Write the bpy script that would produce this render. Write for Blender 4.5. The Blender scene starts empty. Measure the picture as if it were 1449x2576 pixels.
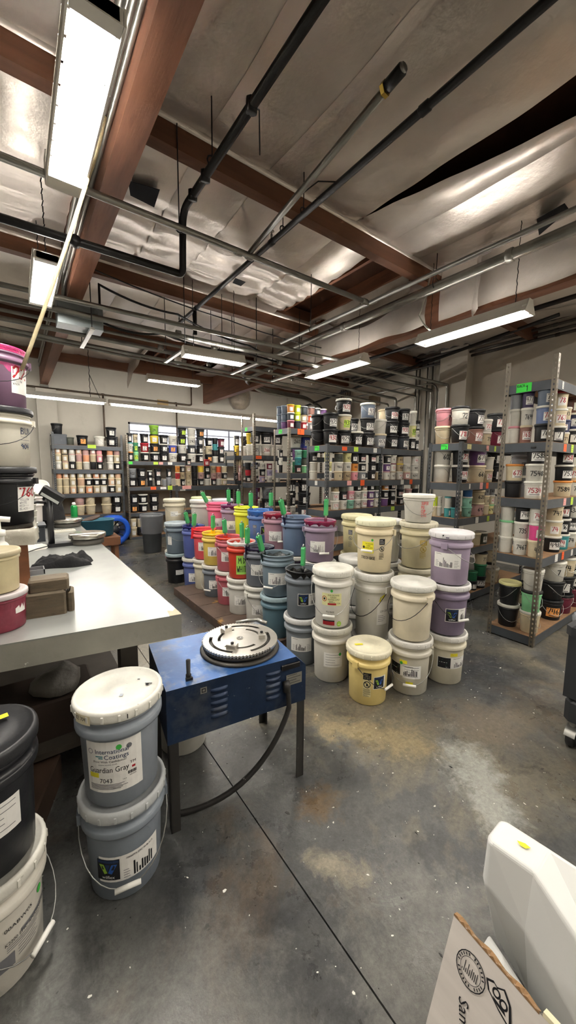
import bpy, math, random
from mathutils import Vector, Matrix
rnd = random.Random(7)
PI = math.pi
# ---------------------------------------------------------------- camera
FPX, CX, CY = 925.0, 724.5, 1288.0          # calibrated from the room's vanishing points
CAMH = 1.56
YAW, PITCH, ROLL = math.radians(36.5), math.radians(6.6), math.radians(0.5)
_f = Vector((math.sin(YAW)*math.cos(PITCH), math.cos(YAW)*math.cos(PITCH), -math.sin(PITCH)))
_r = Vector((math.cos(YAW), -math.sin(YAW), 0)); _u = _r.cross(_f)
_r, _u = math.cos(ROLL)*_r + math.sin(ROLL)*_u, -math.sin(ROLL)*_r + math.cos(ROLL)*_u
cd = bpy.data.cameras.new('camera'); cam = bpy.data.objects.new('camera', cd)
bpy.context.collection.objects.link(cam)
cd.sensor_fit = 'VERTICAL'; cd.sensor_height = 36.0; cd.lens = FPX/2576*36
cd.clip_start = 0.02; cd.clip_end = 60
cam.matrix_world = Matrix(((_r.x, _u.x, -_f.x, 0), (_r.y, _u.y, -_f.y, 0), (_r.z, _u.z, -_f.z, CAMH), (0, 0, 0, 1)))
sc = bpy.context.scene; sc.camera = cam
# ---------------------------------------------------------------- world, exposure
w = bpy.data.worlds.new('world'); sc.world = w; w.use_nodes = True
w.node_tree.nodes['Background'].inputs[0].default_value = (1, .97, .92, 1)
w.node_tree.nodes['Background'].inputs[1].default_value = 0.15
sc.view_settings.view_transform = 'Standard'; sc.view_settings.look = 'None'
sc.view_settings.gamma = 1.0; sc.view_settings.use_curve_mapping = False
sc.view_settings.exposure = 0.85
TUBE_EMIT = 9.0
sc.cycles.max_bounces = 4; sc.cycles.diffuse_bounces = 3; sc.cycles.use_light_tree = False; sc.cycles.glossy_bounces = 2
sc.cycles.use_adaptive_sampling = True; sc.cycles.adaptive_threshold = .08; sc.cycles.adaptive_min_samples = 16
sc.cycles.sample_clamp_indirect = 6.0

# ---------------------------------------------------------------- helpers
def ray(px, py):
    d = _r*(px-CX) - _u*(py-CY) + _f*FPX
    return d.normalized()
def at_z(px, py, z):
    d = ray(px, py); t = (z-CAMH)/d.z; return Vector((d.x*t, d.y*t, z))
def x_at(px, Y, z):                 # world X on the line (.,Y,z) that is seen at column px
    k = px-CX
    a = k*_f.x - FPX*_r.x
    b = k*(_f.y*Y+_f.z*(z-CAMH)) - FPX*(_r.y*Y+_r.z*(z-CAMH))
    return -b/a
def y_at(px, X, z):
    k = px-CX
    a = k*_f.y - FPX*_r.y
    b = k*(_f.x*X+_f.z*(z-CAMH)) - FPX*(_r.x*X+_r.z*(z-CAMH))
    return -b/a
COLL = bpy.context.collection
def lin(h):
    h = h.lstrip('#'); c = [int(h[i:i+2], 16)/255 for i in (0, 2, 4)]
    return tuple(x/12.92 if x <= .04045 else ((x+.055)/1.055)**2.4 for x in c)
_mats = {}
def mat(name, col='808080', rough=.5, metal=0.0, var=0.0, vscale=6.0, bump=0.0, bscale=40.0, spots=None, obj=False,
        trans=0.0, emit=0.0, stretch=None, alpha=1.0, spots2=None, ior=1.45):
    """procedural surface: base colour (or the object's own colour), noise variation, optional stains and fine relief"""
    if name in _mats: return _mats[name]
    m = bpy.data.materials.new(name); m.use_nodes = True; nt = m.node_tree; N = nt.nodes; L = nt.links
    b = N['Principled BSDF']; b.inputs['Roughness'].default_value = rough; b.inputs['Metallic'].default_value = metal
    b.inputs['IOR'].default_value = ior
    rgb = lin(col); src = None
    tc = N.new('ShaderNodeTexCoord'); oi = N.new('ShaderNodeObjectInfo')
    mp = N.new('ShaderNodeMapping'); L.new(tc.outputs['Object'], mp.inputs['Vector'])
    ad = N.new('ShaderNodeVectorMath'); ad.operation = 'ADD'
    mul = N.new('ShaderNodeMath'); mul.operation = 'MULTIPLY'; mul.inputs[1].default_value = 37.0
    L.new(oi.outputs['Random'], mul.inputs[0]); L.new(tc.outputs['Object'], ad.inputs[0]); L.new(mul.outputs[0], ad.inputs[1])
    L.new(ad.outputs[0], mp.inputs['Vector'])
    if stretch: mp.inputs['Scale'].default_value = stretch
    def noise(scale, detail=4, rough_=.6):
        n = N.new('ShaderNodeTexNoise'); n.inputs['Scale'].default_value = scale; n.inputs['Detail'].default_value = detail
        n.inputs['Roughness'].default_value = rough_; L.new(mp.outputs[0], n.inputs['Vector']); return n
    if obj: src = oi.outputs['Color']
    if var > 0:
        n = noise(vscale); mx = N.new('ShaderNodeMix'); mx.data_type = 'RGBA'; mx.blend_type = 'MULTIPLY'
        mr = N.new('ShaderNodeMapRange'); mr.inputs[1].default_value = .3; mr.inputs[2].default_value = .7
        mr.inputs[3].default_value = 1-var; mr.inputs[4].default_value = 1+var*.4
        L.new(n.outputs['Fac'], mr.inputs[0]); mx.inputs['Factor'].default_value = 1
        if src is None: mx.inputs['A'].default_value = (*rgb, 1)
        else: L.new(src, mx.inputs['A'])
        L.new(mr.outputs[0], mx.inputs['B']); src = mx.outputs['Result']
    for sp in (spots, spots2):
        if not sp: continue
        scol, sscale, lo, hi, amt = sp
        n = noise(sscale, 6, .65); mr = N.new('ShaderNodeMapRange'); mr.inputs[1].default_value = lo; mr.inputs[2].default_value = hi
        mr.inputs[3].default_value = 0; mr.inputs[4].default_value = amt
        L.new(n.outputs['Fac'], mr.inputs[0]); mx = N.new('ShaderNodeMix'); mx.data_type = 'RGBA'
        L.new(mr.outputs[0], mx.inputs['Factor'])
        if src is None: mx.inputs['A'].default_value = (*rgb, 1)
        else: L.new(src, mx.inputs['A'])
        mx.inputs['B'].default_value = (*lin(scol), 1); src = mx.outputs['Result']
    if src is None: b.inputs['Base Color'].default_value = (*rgb, 1)
    else: L.new(src, b.inputs['Base Color'])
    if bump > 0:
        n = noise(bscale, 5); bp = N.new('ShaderNodeBump'); bp.inputs['Strength'].default_value = bump; bp.inputs['Distance'].default_value = .02
        L.new(n.outputs['Fac'], bp.inputs['Height']); L.new(bp.outputs[0], b.inputs['Normal'])
    if trans: b.inputs['Transmission Weight'].default_value = trans
    if alpha < 1: b.inputs['Alpha'].default_value = alpha
    if emit:
        b.inputs['Emission Color'].default_value = (*rgb, 1); b.inputs['Emission Strength'].default_value = emit
    _mats[name] = m; return m

class MB:
    """collects faces of one mesh"""
    def __init__(s): s.v = []; s.f = []; s.m = []; s.sm = []
    def add(s, vs, fs, mi=0, smooth=False):
        o = len(s.v); s.v += [tuple(p) for p in vs]
        for f in fs: s.f.append([i+o for i in f]); s.m.append(mi); s.sm.append(smooth)
        return s
    def box(s, x0, y0, z0, x1, y1, z1, mi=0):
        v = [(x0,y0,z0),(x1,y0,z0),(x1,y1,z0),(x0,y1,z0),(x0,y0,z1),(x1,y0,z1),(x1,y1,z1),(x0,y1,z1)]
        return s.add(v, [(0,3,2,1),(4,5,6,7),(0,1,5,4),(1,2,6,5),(2,3,7,6),(3,0,4,7)], mi)
    def prism(s, poly, z0, z1, mi=0):       # polygon in xy (ccw), extruded in z
        n = len(poly); v = [(x,y,z0) for x,y in poly]+[(x,y,z1) for x,y in poly]
        return s.add(v, [list(range(n))[::-1], list(range(n,2*n))]+[(i,(i+1)%n,(i+1)%n+n,i+n) for i in range(n)], mi)
    def bbox_bev(s, x0, y0, z0, x1, y1, z1, b=.005, mi=0):   # box with chamfered vertical and top edges
        p = [(x0+b,y0),(x1-b,y0),(x1,y0+b),(x1,y1-b),(x1-b,y1),(x0+b,y1),(x0,y1-b),(x0,y0+b)]
        q = [(x0+2*b,y0+b),(x1-2*b,y0+b),(x1-b,y0+2*b),(x1-b,y1-2*b),(x1-2*b,y1-b),(x0+2*b,y1-b),(x0+b,y1-2*b),(x0+b,y0+2*b)]
        n = 8; v = [(x,y,z0) for x,y in p]+[(x,y,z1-b) for x,y in p]+[(x,y,z1) for x,y in q]
        f = [list(range(n))[::-1], list(range(2*n,3*n))]
        for k in (0,n): f += [(k+i,k+(i+1)%n,k+(i+1)%n+n,k+i+n) for i in range(n)]
        return s.add(v, f, mi)
    def lathe(s, prof, seg=24, mi=0, smooth=True, cx=0, cy=0, cz=0):
        n = len(prof); vs = []; fs = []; idx = []
        for r, z in prof:
            if r < 1e-6: idx.append([len(vs)]*seg); vs.append((cx,cy,cz+z))
            else:
                idx.append([len(vs)+k for k in range(seg)])
                vs += [(cx+r*math.cos(2*PI*k/seg), cy+r*math.sin(2*PI*k/seg), cz+z) for k in range(seg)]
        for i in range(n-1):
            for k in range(seg):
                q = [idx[i][k], idx[i][(k+1)%seg], idx[i+1][(k+1)%seg], idx[i+1][k]]
                u = []
                for a in q:
                    if a not in u: u.append(a)
                if len(u) > 2: fs.append(u)
        return s.add(vs, fs, mi, smooth)
    def tube(s, pts, r, n=8, mi=0, smooth=True, cap=True):
        pts = [Vector(p) for p in pts]; rings = []; vs = []; up = None
        for i, p in enumerate(pts):
            a = (p-pts[i-1]).normalized() if i > 0 else None
            b = (pts[i+1]-p).normalized() if i < len(pts)-1 else None
            t = (a+b).normalized() if a is not None and b is not None and (a+b).length > 1e-6 else (b if a is None else a)
            if up is None:
                up = Vector((0,0,1)) if abs(t.z) < .9 else Vector((1,0,0))
            sd = t.cross(up)
            if sd.length < 1e-4: sd = t.orthogonal()
            sd.normalize(); up = sd.cross(t).normalized()
            k = 1.0
            if a is not None and b is not None: k = 1/max(.5, math.sqrt((1+max(-1,min(1,a.dot(b))))/2))
            rr = r[i] if isinstance(r, (list, tuple)) else r
            rings.append(len(vs)); vs += [p+(sd*math.cos(2*PI*j/n)+up*math.sin(2*PI*j/n))*rr*(k if k < 1.5 else 1.5) for j in range(n)]
        fs = []
        for i in range(len(pts)-1):
            for j in range(n): fs.append((rings[i]+j, rings[i]+(j+1)%n, rings[i+1]+(j+1)%n, rings[i+1]+j))
        if cap: fs += [list(range(rings[0], rings[0]+n))[::-1], list(range(rings[-1], rings[-1]+n))]
        return s.add(vs, fs, mi, smooth)
    def mesh(s, name):
        me = bpy.data.meshes.new(name); me.from_pydata(s.v, [], s.f)
        me.polygons.foreach_set('material_index', s.m); me.polygons.foreach_set('use_smooth', s.sm); me.update(); return me
    def build(s, name, mats, parent=None, loc=None, rz=0.0):
        me = s.mesh(name)
        for m in (mats if isinstance(mats, (list, tuple)) else [mats]): me.materials.append(m)
        return link(name, me, parent, loc, rz)
def link(name, data, parent=None, loc=None, rz=0.0, color=None):
    o = bpy.data.objects.new(name, data); COLL.objects.link(o)
    if parent is not None: o.parent = parent
    if loc is not None: o.location = loc
    if rz: o.rotation_euler[2] = rz
    if color is not None: o.color = (*color, 1)
    return o
def thing(name, loc=(0,0,0), rz=0.0):
    o = bpy.data.objects.new(name, None); o.empty_display_size = .05; COLL.objects.link(o); o.location = loc; o.rotation_euler[2] = rz; return o
def tag(o, label, cat, group=None):
    o['label'] = label; o['category'] = cat
    if group: o['group'] = group
    return o
def struct(o): o['kind'] = 'structure'; return o
def bend(pts, r=.06, n=5):               # rounds the corners of a polyline (pipe bends)
    pts = [Vector(p) for p in pts]; out = [pts[0]]
    for i in range(1, len(pts)-1):
        a, p, b = pts[i-1], pts[i], pts[i+1]; d = min(r, (a-p).length*.45, (b-p).length*.45)
        s, e = p+(a-p).normalized()*d, p+(b-p).normalized()*d
        for k in range(n+1):
            t = k/n; out.append(s*(1-t)**2+p*2*t*(1-t)+e*t*t)
    out.append(pts[-1]); return out

# ---------------------------------------------------------------- lettering
STROKE = {
'0':[[(.28,1),(.06,.75),(.03,.3),(.25,0),(.5,.25),(.52,.75),(.28,1)]], '1':[[(.12,.8),(.3,1),(.28,0)]],
'2':[[(.03,.78),(.2,1),(.45,.92),(.46,.65),(.02,0),(.55,.03)]], '3':[[(.03,.95),(.3,1),(.5,.78),(.2,.55),(.52,.3),(.3,0),(0,.1)]],
'4':[[(.12,1),(.05,.42),(.55,.45)],[(.42,.95),(.38,0)]], '5':[[(.5,1),(.1,.97),(.07,.58),(.35,.6),(.52,.3),(.3,0),(.02,.08)]],
'6':[[(.42,1),(.12,.6),(.05,.2),(.3,0),(.5,.25),(.3,.5),(.07,.3)]], '7':[[(.02,.95),(.53,1),(.2,0)]],
'8':[[(.28,.52),(.07,.78),(.28,1),(.48,.78),(.28,.52),(.03,.22),(.28,0),(.53,.22),(.28,.52)]],
'9':[[(.5,.7),(.28,.5),(.06,.72),(.28,1),(.5,.75),(.45,0)]],
'A':[[(0,0),(.27,1),(.54,0)],[(.1,.38),(.45,.38)]], 'B':[[(.05,0),(.05,1),(.4,.9),(.4,.6),(.05,.52),(.5,.35),(.45,.05),(.05,0)]],
'C':[[(.5,.85),(.28,1),(.04,.7),(.04,.25),(.28,0),(.5,.15)]], 'D':[[(.05,0),(.05,1),(.45,.8),(.5,.3),(.05,0)]],
'E':[[(.5,1),(.05,1),(.05,0),(.5,0)],[(.05,.52),(.4,.52)]], 'G':[[(.5,.85),(.28,1),(.04,.6),(.1,.1),(.35,0),(.5,.2),(.5,.45),(.3,.45)]],
'H':[[(.05,0),(.05,1)],[(.5,0),(.5,1)],[(.05,.5),(.5,.5)]], 'I':[[(.27,0),(.27,1)]], 'K':[[(.05,0),(.05,1)],[(.5,1),(.07,.45),(.52,0)]],
'L':[[(.05,1),(.05,0),(.5,0)]], 'M':[[(0,0),(.08,1),(.27,.4),(.46,1),(.55,0)]], 'N':[[(.03,0),(.05,1),(.48,0),(.52,1)]],
'O':[[(.28,1),(.06,.75),(.03,.3),(.25,0),(.5,.25),(.52,.75),(.28,1)]], 'P':[[(.05,0),(.05,1),(.45,.9),(.45,.55),(.05,.48)]],
'R':[[(.05,0),(.05,1),(.45,.9),(.42,.58),(.05,.5),(.52,0)]], 'S':[[(.48,.88),(.25,1),(.06,.78),(.45,.32),(.3,0),(.03,.12)]],
'T':[[(0,1),(.55,1)],[(.28,1),(.26,0)]], 'U':[[(.05,1),(.08,.15),(.28,0),(.48,.15),(.5,1)]], 'V':[[(0,1),(.27,0),(.54,1)]],
'W':[[(0,1),(.13,0),(.27,.65),(.4,0),(.55,1)]], 'X':[[(.03,0),(.5,1)],[(.03,1),(.52,0)]], 'Y':[[(0,1),(.27,.5),(.27,0)],[(.54,1),(.27,.5)]],
'-':[[(.08,.48),(.46,.48)]], '.':[[(.2,0),(.26,.08)]], 'c':[[(.4,.45),(.2,.5),(.08,.25),(.2,0),(.4,.08)]], ' ':[], }
_txt = {}
def fetch_text(strs):                     # outline type set with the built-in font, kept as flat polygons
    for s in strs:
        cu = bpy.data.curves.new('t', 'FONT'); cu.body = s; cu.resolution_u = 2; cu.size = 1
        o = bpy.data.objects.new('t', cu); COLL.objects.link(o)
        me = bpy.data.meshes.new_from_object(o.evaluated_get(bpy.context.evaluated_depsgraph_get()))
        _txt[s] = ([(v.co.x, v.co.y) for v in me.vertices], [list(p.vertices) for p in me.polygons])
        bpy.data.objects.remove(o); bpy.data.curves.remove(cu); bpy.data.meshes.remove(me)
fetch_text(['International', 'Coatings', 'Print With Confidence!', 'Guardian Gray', 'TM', '7043', 'www.iccink.com', 'Lot #', '2404600', 'wilflex',
            '10666PFX EPIC 99 BLACK', '00ABW05', 'K2200 EPIC AMAZING BASE', 'FIVE CROWNS', 'SCREEN', 'PRINTING SUPPLY', 'POLYBASE', '5 GAL.',
            'RUTLAND', 'Samsung', 'LOW CURE', 'EPIC', '20LO FROST BASE', 'SOFT WHITE', '14000 TRANSPARENT BASE', 'SCS', 'CAUTION'])
class Decal:
    """printed label: flat shapes laid on a cone/cylinder (rad(z)) around azimuth az, or on a plane when rad is None"""
    def __init__(s, rad, az, zc, plane=None): s.rad, s.az, s.zc, s.mb, s.mats, s.lay, s.pl = rad, az, zc, MB(), [], 0, plane
    def mi(s, m):
        if m not in s.mats: s.mats.append(m)
        return s.mats.index(m)
    def pt(s, u, v, off):
        if s.pl is not None:
            o, a, b, n = s.pl; return tuple(o+a*u+b*v+n*off)
        z = s.zc+v; r = s.rad(z); t = s.az+u/max(r, .01); r += off
        return (r*math.cos(t), r*math.sin(t), z)
    def rect(s, u0, v0, u1, v1, m, off=.0010):
        n = 1 if s.pl is not None else max(1, int(abs(u1-u0)/.022)+1)
        nv = 1
        vs = []; fs = []
        for i in range(n+1):
            u = u0+(u1-u0)*i/n; vs += [s.pt(u, v0, off), s.pt(u, v1, off)]
        for i in range(n): fs.append((2*i, 2*i+2, 2*i+3, 2*i+1))
        s.mb.add(vs, fs, s.mi(m)); return s
    def poly(s, pts, m, off=.0016):
        s.mb.add([s.pt(u, v, off) for u, v in pts], [list(range(len(pts)))], s.mi(m)); return s
    def disc(s, u, v, r, m, off=.0018, n=12): return s.poly([(u+r*math.cos(2*PI*k/n), v+r*math.sin(2*PI*k/n)) for k in range(n)], m, off)
    def ring(s, u, v, r0, r1, m, off=.0018, n=20):
        for k in range(n):
            a, b = 2*PI*k/n, 2*PI*(k+1)/n
            s.poly([(u+r0*math.cos(a), v+r0*math.sin(a)), (u+r1*math.cos(a), v+r1*math.sin(a)), (u+r1*math.cos(b), v+r1*math.sin(b)), (u+r0*math.cos(b), v+r0*math.sin(b))], m, off)
        return s
    def type(s, txt, u, v, h, m, off=.0017, width=None, rot=0):
        vs, fs = _txt[txt]; k = h/.7
        x1 = max(p[0] for p in vs); kx = k if width is None else width/x1
        c, sn = math.cos(rot), math.sin(rot)
        s.mb.add([s.pt(u+(x*kx*c-y*k*sn), v+(x*kx*sn+y*k*c), off) for x, y in vs], fs, s.mi(m)); return s
    def hand(s, txt, u, v, h, m, wd=None, off=.0017, asp=1.0):
        wd = wd or h*.13; x = u
        for ch in txt:
            hh = h*(.55 if ch in 'c.' else 1)
            for line in STROKE.get(ch, []):
                for (a0, b0), (a1, b1) in zip(line, line[1:]):
                    p, q = Vector((x+a0*h*asp, v+b0*hh)), Vector((x+a1*h*asp, v+b1*hh)); d = (q-p)
                    if d.length < 1e-6: continue
                    d.normalize(); n = Vector((-d.y, d.x))*wd/2; p = p-d*wd*.3; q = q+d*wd*.3
                    s.poly([(p-n)[:], (q-n)[:], (q+n)[:], (p+n)[:]], m, off)
            x += h*asp*(.35 if ch in '1. I' else .68)
        return x-u
    def bars(s, u0, v0, u1, v1, m, n=9, seed=1, vert=True):
        q = random.Random(seed)
        for k in range(n):
            a = u0+(u1-u0)*k/n; hgt = q.uniform(.3, 1.0)
            s.rect(a, v0, a+(u1-u0)/n*q.uniform(.35, .7), v0+(v1-v0)*hgt, m, .0016)
        return s
    def lines(s, u0, u1, v0, v1, m, n=4, seed=1):
        q = random.Random(seed)
        for k in range(n):
            v = v1-(v1-v0)*k/max(1, n-1); s.rect(u0, v, u0+(u1-u0)*q.uniform(.6, 1), v+.0022, m, .0016)
        return s
    def build(s, parent, name='label'):
        return s.mb.build(name, s.mats, parent)

# ---------------------------------------------------------------- materials
PAPER = mat('paper', 'e9e7e1', .6, var=.06, vscale=30); INK = mat('marker_black', '15151a', .6); RED = mat('marker_red', 'a01a24', .6)
GREYINK = mat('print_grey', '6d6d70', .7); YEL = mat('sticker_yellow', 'e3d832', .6); GRN = mat('sticker_green', '3fae45', .6)
NEON = mat('tag_green', '3fe04a', .6); ORG = mat('tag_orange', 'f0642f', .6); LIME = mat('tag_lime', 'bfe04a', .6); BLUE = mat('print_blue', '2b5aa8', .6)
NAVY = mat('print_navy', '1b2f52', .6); WHITEP = mat('print_white', 'f2f2ee', .6); DKG = mat('print_dark_green', '1f5a48', .6); TEALP = mat('print_teal', '2f7f86', .6)
PINKT = mat('tag_pink', 'e7a9a4', .6); OCHRE = mat('print_ochre', 'b59b3f', .6); LGRN = mat('print_green', '8fb83a', .6); PALEY = mat('paper_pale_yellow', 'dcd9a0', .6)
PLASTIC = mat('pail_plastic', obj=True, rough=.42, var=.16, vscale=9, spots=('2a2724', 26, .66, .74, .45), bump=.05, bscale=60)
CLEAN = mat('bucket_plastic', obj=True, rough=.38, var=.12, vscale=7, spots=('40392f', 17, .70, .78, .4), spots2=('f2efe6', 7, .72, .80, .30), bump=.04, bscale=50)
LIDP = mat('lid_plastic', obj=True, rough=.45, var=.15, vscale=11, spots=('38302a', 24, .67, .73, .55), bump=.08, bscale=50)
INKP = mat('plastisol_ink', obj=True, rough=.22, var=.25, vscale=14, bump=.5, bscale=18)
WIRE = mat('bail_wire', '9c9c98', .35, metal=.9); WIREK = mat('bail_wire_dark', '2a2a2c', .4, metal=.6); GRIP = mat('bail_grip', 'eceae2', .5)
STEEL = mat('galvanised_steel', '9b9a94', .38, metal=.85, var=.25, vscale=5, bump=.08, bscale=30)
BLKPIPE = mat('black_iron', '1b1a1a', .45, metal=.3, var=.3, vscale=12, bump=.1)
RACKG = mat('rack_paint', '4b5056', .45, metal=.25, var=.2, vscale=7, spots=('b9b4a8', 22, .70, .76, .5), bump=.04)
POSTM = mat('rack_post', '7a7367', .42, metal=.55, var=.25, vscale=8, spots=('d8d2c4', 30, .69, .74, .6))
POSTD = mat('rack_post_dark', '4a4d50', .42, metal=.5, var=.25, vscale=8, spots=('b9b4a8', 30, .69, .74, .5))
BOARD = mat('particle_board', '8a6a4c', .75, var=.3, vscale=18, spots=('4a3a2c', 9, .55, .7, .5), bump=.1)
# ================================================================ the setting
XR, YB, XL, YF, DECK = 6.6, 9.0, -4.6, -3.4, 3.95
def floor_material():
    m = bpy.data.materials.new('stained_concrete'); m.use_nodes = True; nt = m.node_tree; N = nt.nodes; L = nt.links; b = N['Principled BSDF']
    tc = N.new('ShaderNodeTexCoord')
    def noise(s, d=6, r=.62, off=0, dist=0.0):
        mp = N.new('ShaderNodeMapping'); mp.inputs['Location'].default_value = (off, off*.7, 0); L.new(tc.outputs['Object'], mp.inputs[0])
        n = N.new('ShaderNodeTexNoise'); n.inputs['Scale'].default_value = s; n.inputs['Detail'].default_value = d; n.inputs['Roughness'].default_value = r
        n.inputs['Distortion'].default_value = dist; L.new(mp.outputs[0], n.inputs['Vector']); return n.outputs['Fac']
    def rng(src, lo, hi, a=0.0, z=1.0):
        r = N.new('ShaderNodeMapRange'); r.inputs[1].default_value = lo; r.inputs[2].default_value = hi; r.inputs[3].default_value = a; r.inputs[4].default_value = z
        L.new(src, r.inputs[0]); return r.outputs[0]
    def mixc(a, col, fac):
        x = N.new('ShaderNodeMix'); x.data_type = 'RGBA'
        if isinstance(a, str): x.inputs['A'].default_value = (*lin(a), 1)
        else: L.new(a, x.inputs['A'])
        x.inputs['B'].default_value = (*lin(col), 1); L.new(fac, x.inputs['Factor']); return x.outputs['Result']
    c = mixc('585855', '353637', rng(noise(.8, 7, .65, 3, .3), .40, .60))
    c = mixc(c, '6f6857', rng(noise(.62, 8, .70, 11, .5), .50, .60, 0, .75))
    c = mixc(c, '5c4c3a', rng(noise(1.1, 8, .72, 23, .4), .56, .68, 0, .65))
    c = mixc(c, '2b2b2a', rng(noise(5.5, 9, .76, 5, .5), .53, .66, 0, .70))
    c = mixc(c, '84857f', rng(noise(2.4, 9, .78, 31, .8), .57, .70, 0, .55))
    c = mixc(c, '1d1c1b', rng(noise(24, 3, .5, 41), .705, .73, 0, .8))
    c = mixc(c, 'd9d7cd', rng(noise(38, 2, .5, 51), .735, .75, 0, .8))
    def stain_shading(c, x, y, rx, ry, ang, col, amt, off):            # ragged patch: wear and spills, plus painted sheen and shade
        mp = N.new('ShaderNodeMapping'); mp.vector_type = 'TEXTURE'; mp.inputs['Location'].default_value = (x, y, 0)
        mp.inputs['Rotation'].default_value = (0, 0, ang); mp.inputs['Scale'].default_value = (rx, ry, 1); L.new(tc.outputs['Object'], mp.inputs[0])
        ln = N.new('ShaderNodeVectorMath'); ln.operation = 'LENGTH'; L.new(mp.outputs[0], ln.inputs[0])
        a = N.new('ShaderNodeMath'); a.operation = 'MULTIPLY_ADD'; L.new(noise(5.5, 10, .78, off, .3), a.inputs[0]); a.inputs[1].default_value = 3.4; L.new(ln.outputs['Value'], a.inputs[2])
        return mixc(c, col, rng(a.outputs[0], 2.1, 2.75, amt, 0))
    c = stain_shading(c, 1.63, 1.30, .42, .16, -.9, '8f8163', .8, 3); c = stain_shading(c, 2.3, .95, .45, .25, -.5, '74695a', .6, 7); c = stain_shading(c, 1.05, 1.16, .12, .12, 0, '5d4a30', .8, 12)
    c = stain_shading(c, .92, .93, .16, .07, -.9, '8f8672', .7, 15); c = stain_shading(c, 1.80, .78, .40, .15, .9, 'a3a49d', .7, 19); c = stain_shading(c, 1.0, .55, .35, .3, .4, '75736c', .5, 22); c = stain_shading(c, 2.9, 1.2, .5, .3, .3, '33363a', .7, 25)  # the palest grey patch is the floor's glossy reflection painted as colour
    c = stain_shading(c, .30, .80, .35, .3, 1, '6f6d68', .5, 29); c = stain_shading(c, .95, 1.60, .25, .3, 1, '2b2a29', .6, 31)  # the near-black patch paints in the shade under the blue machine
    g_ = N.new('ShaderNodeMix'); g_.data_type = 'RGBA'; g_.blend_type = 'MULTIPLY'; g_.inputs['Factor'].default_value = 1; L.new(c, g_.inputs['A'])
    L.new(rng(noise(42, 8, .8, 81), .32, .68, .62, 1.35), g_.inputs['B']); c = g_.outputs['Result']
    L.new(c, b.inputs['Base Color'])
    L.new(rng(noise(2.2, 7, .7, 61), .35, .7, .22, .55), b.inputs['Roughness'])
    bp = N.new('ShaderNodeBump'); bp.inputs['Strength'].default_value = .12; bp.inputs['Distance'].default_value = .02
    L.new(noise(16, 8, .7, 71), bp.inputs['Height']); L.new(bp.outputs[0], b.inputs['Normal']); return m
FLOORM = floor_material()
jx = .772
m_ = MB()
m_.box(XL, YF, -.12, jx-.0028, YB, 0); m_.box(jx+.0028, YF, -.12, XR, YB, 0)
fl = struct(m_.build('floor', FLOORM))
m_ = MB(); m_.box(jx-.0028, YF, -.12, jx+.0028, YB, -.012); m_.build('expansion_joint', mat('joint_dirt', '1c1a18', .9), fl)
# paint chips and scraps of dried ink lying on the floor: nobody could count them
m_ = MB(); q = random.Random(3)
for k in range(620):
    x, y = q.uniform(-.1, 3.6), q.uniform(.4, 4.2)
    r_ = q.uniform(.0012, .004)*(1 if q.random() < .92 else 2.0); a0 = q.uniform(0, 6.3); n = 5; st = q.uniform(1, 2.6)
    ca, sa = math.cos(a0), math.sin(a0)
    pts = []
    for i in range(n):
        t = 2*PI*i/n; rr = r_*q.uniform(.5, 1.1); px_, py_ = rr*math.cos(t)*st, rr*math.sin(t); pts.append((x+px_*ca-py_*sa, y+px_*sa+py_*ca))
    m_.prism(pts, 0, .0012, 0 if q.random() < .72 else 1)
o = m_.build('dried_ink_chips', [mat('chip_white', 'dedcd2', .6), mat('chip_dark', '242220', .6)])
o['kind'] = 'stuff'; o['label'] = 'scattered chips and flecks of dried ink on the concrete floor'; o['category'] = 'debris'

WALL = mat('painted_concrete_wall', 'c9c4b8', .8, var=.10, vscale=1.3, spots=('8f8878', 2.2, .62, .85, .35), bump=.06, bscale=14)
WALL2 = mat('painted_pilaster', 'c3beb2', .8, var=.12, vscale=2, spots=('6f6a60', 20, .70, .74, .6), bump=.08, bscale=14)
# back wall with a real opening for the window
wx0, wx1, wz0, wz1 = 2.13, 5.35, 2.02, 2.60
m_ = MB()
m_.box(XL, YB, 0, wx0, YB+.2, DECK); m_.box(wx1, YB, 0, XR+.2, YB+.2, DECK); m_.box(wx0, YB, 0, wx1, YB+.2, wz0); m_.box(wx0, YB, wz1, wx1, YB+.2, DECK)
struct(m_.build('wall_back', WALL))
struct(MB().box(XR, YF, 0, XR+.2, YB, DECK).build('wall_right', WALL))
struct(MB().box(XL-.2, YF, 0, XL, YB, DECK).build('wall_left', WALL))
struct(MB().box(XL, YF-.2, 0, XR, YF, DECK).build('wall_front', WALL))
WD = mat('glulam_wood', '865c48', .55, var=.35, vscale=2.5, stretch=(6, .6, 6), spots=('5a3626', 5, .58, .72, .5), bump=.06, bscale=9)
WDX = mat('purlin_wood', '69442f', .6, var=.35, vscale=2.5, stretch=(.6, 6, 6), spots=('4f3023', 5, .58, .72, .5), bump=.06, bscale=9)
DECKM = mat('plywood_deck', '5c3a28', .75, var=.45, vscale=2.2, spots=('3a2418', 4, .5, .68, .6), bump=.08, bscale=8)
ceil = struct(MB().box(XL, YF, DECK, XR+.2, YB+.2, DECK+.1).build('ceiling', DECKM))
# beams: a glulam girder over the bench, a second by the right wall, purlins between them
g = struct(MB().box(.51, YF, 3.2, .64, YB, DECK).build('trim_1', WD))
MB().box(.50, YB-.02, 3.1, .65, YB, 3.2).build('bearing_plate', STEEL, g)
b2x0, b2x1 = 3.95, 4.09
g2 = struct(MB().box(b2x0, YF, 3.2, b2x1, YB, DECK).build('trim_2', WD))
PY = [-1.5, .5, 2.5, 4.5, 6.5, 8.42]; k = 3
for y in PY:
    for (xa, xb) in ((XL, .51), (.64, b2x0), (b2x1, XR)):
        p = struct(MB().box(xa, y, 3.57, xb, y+.09, 3.9).build('trim_%d' % k, WDX)); k += 1
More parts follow.
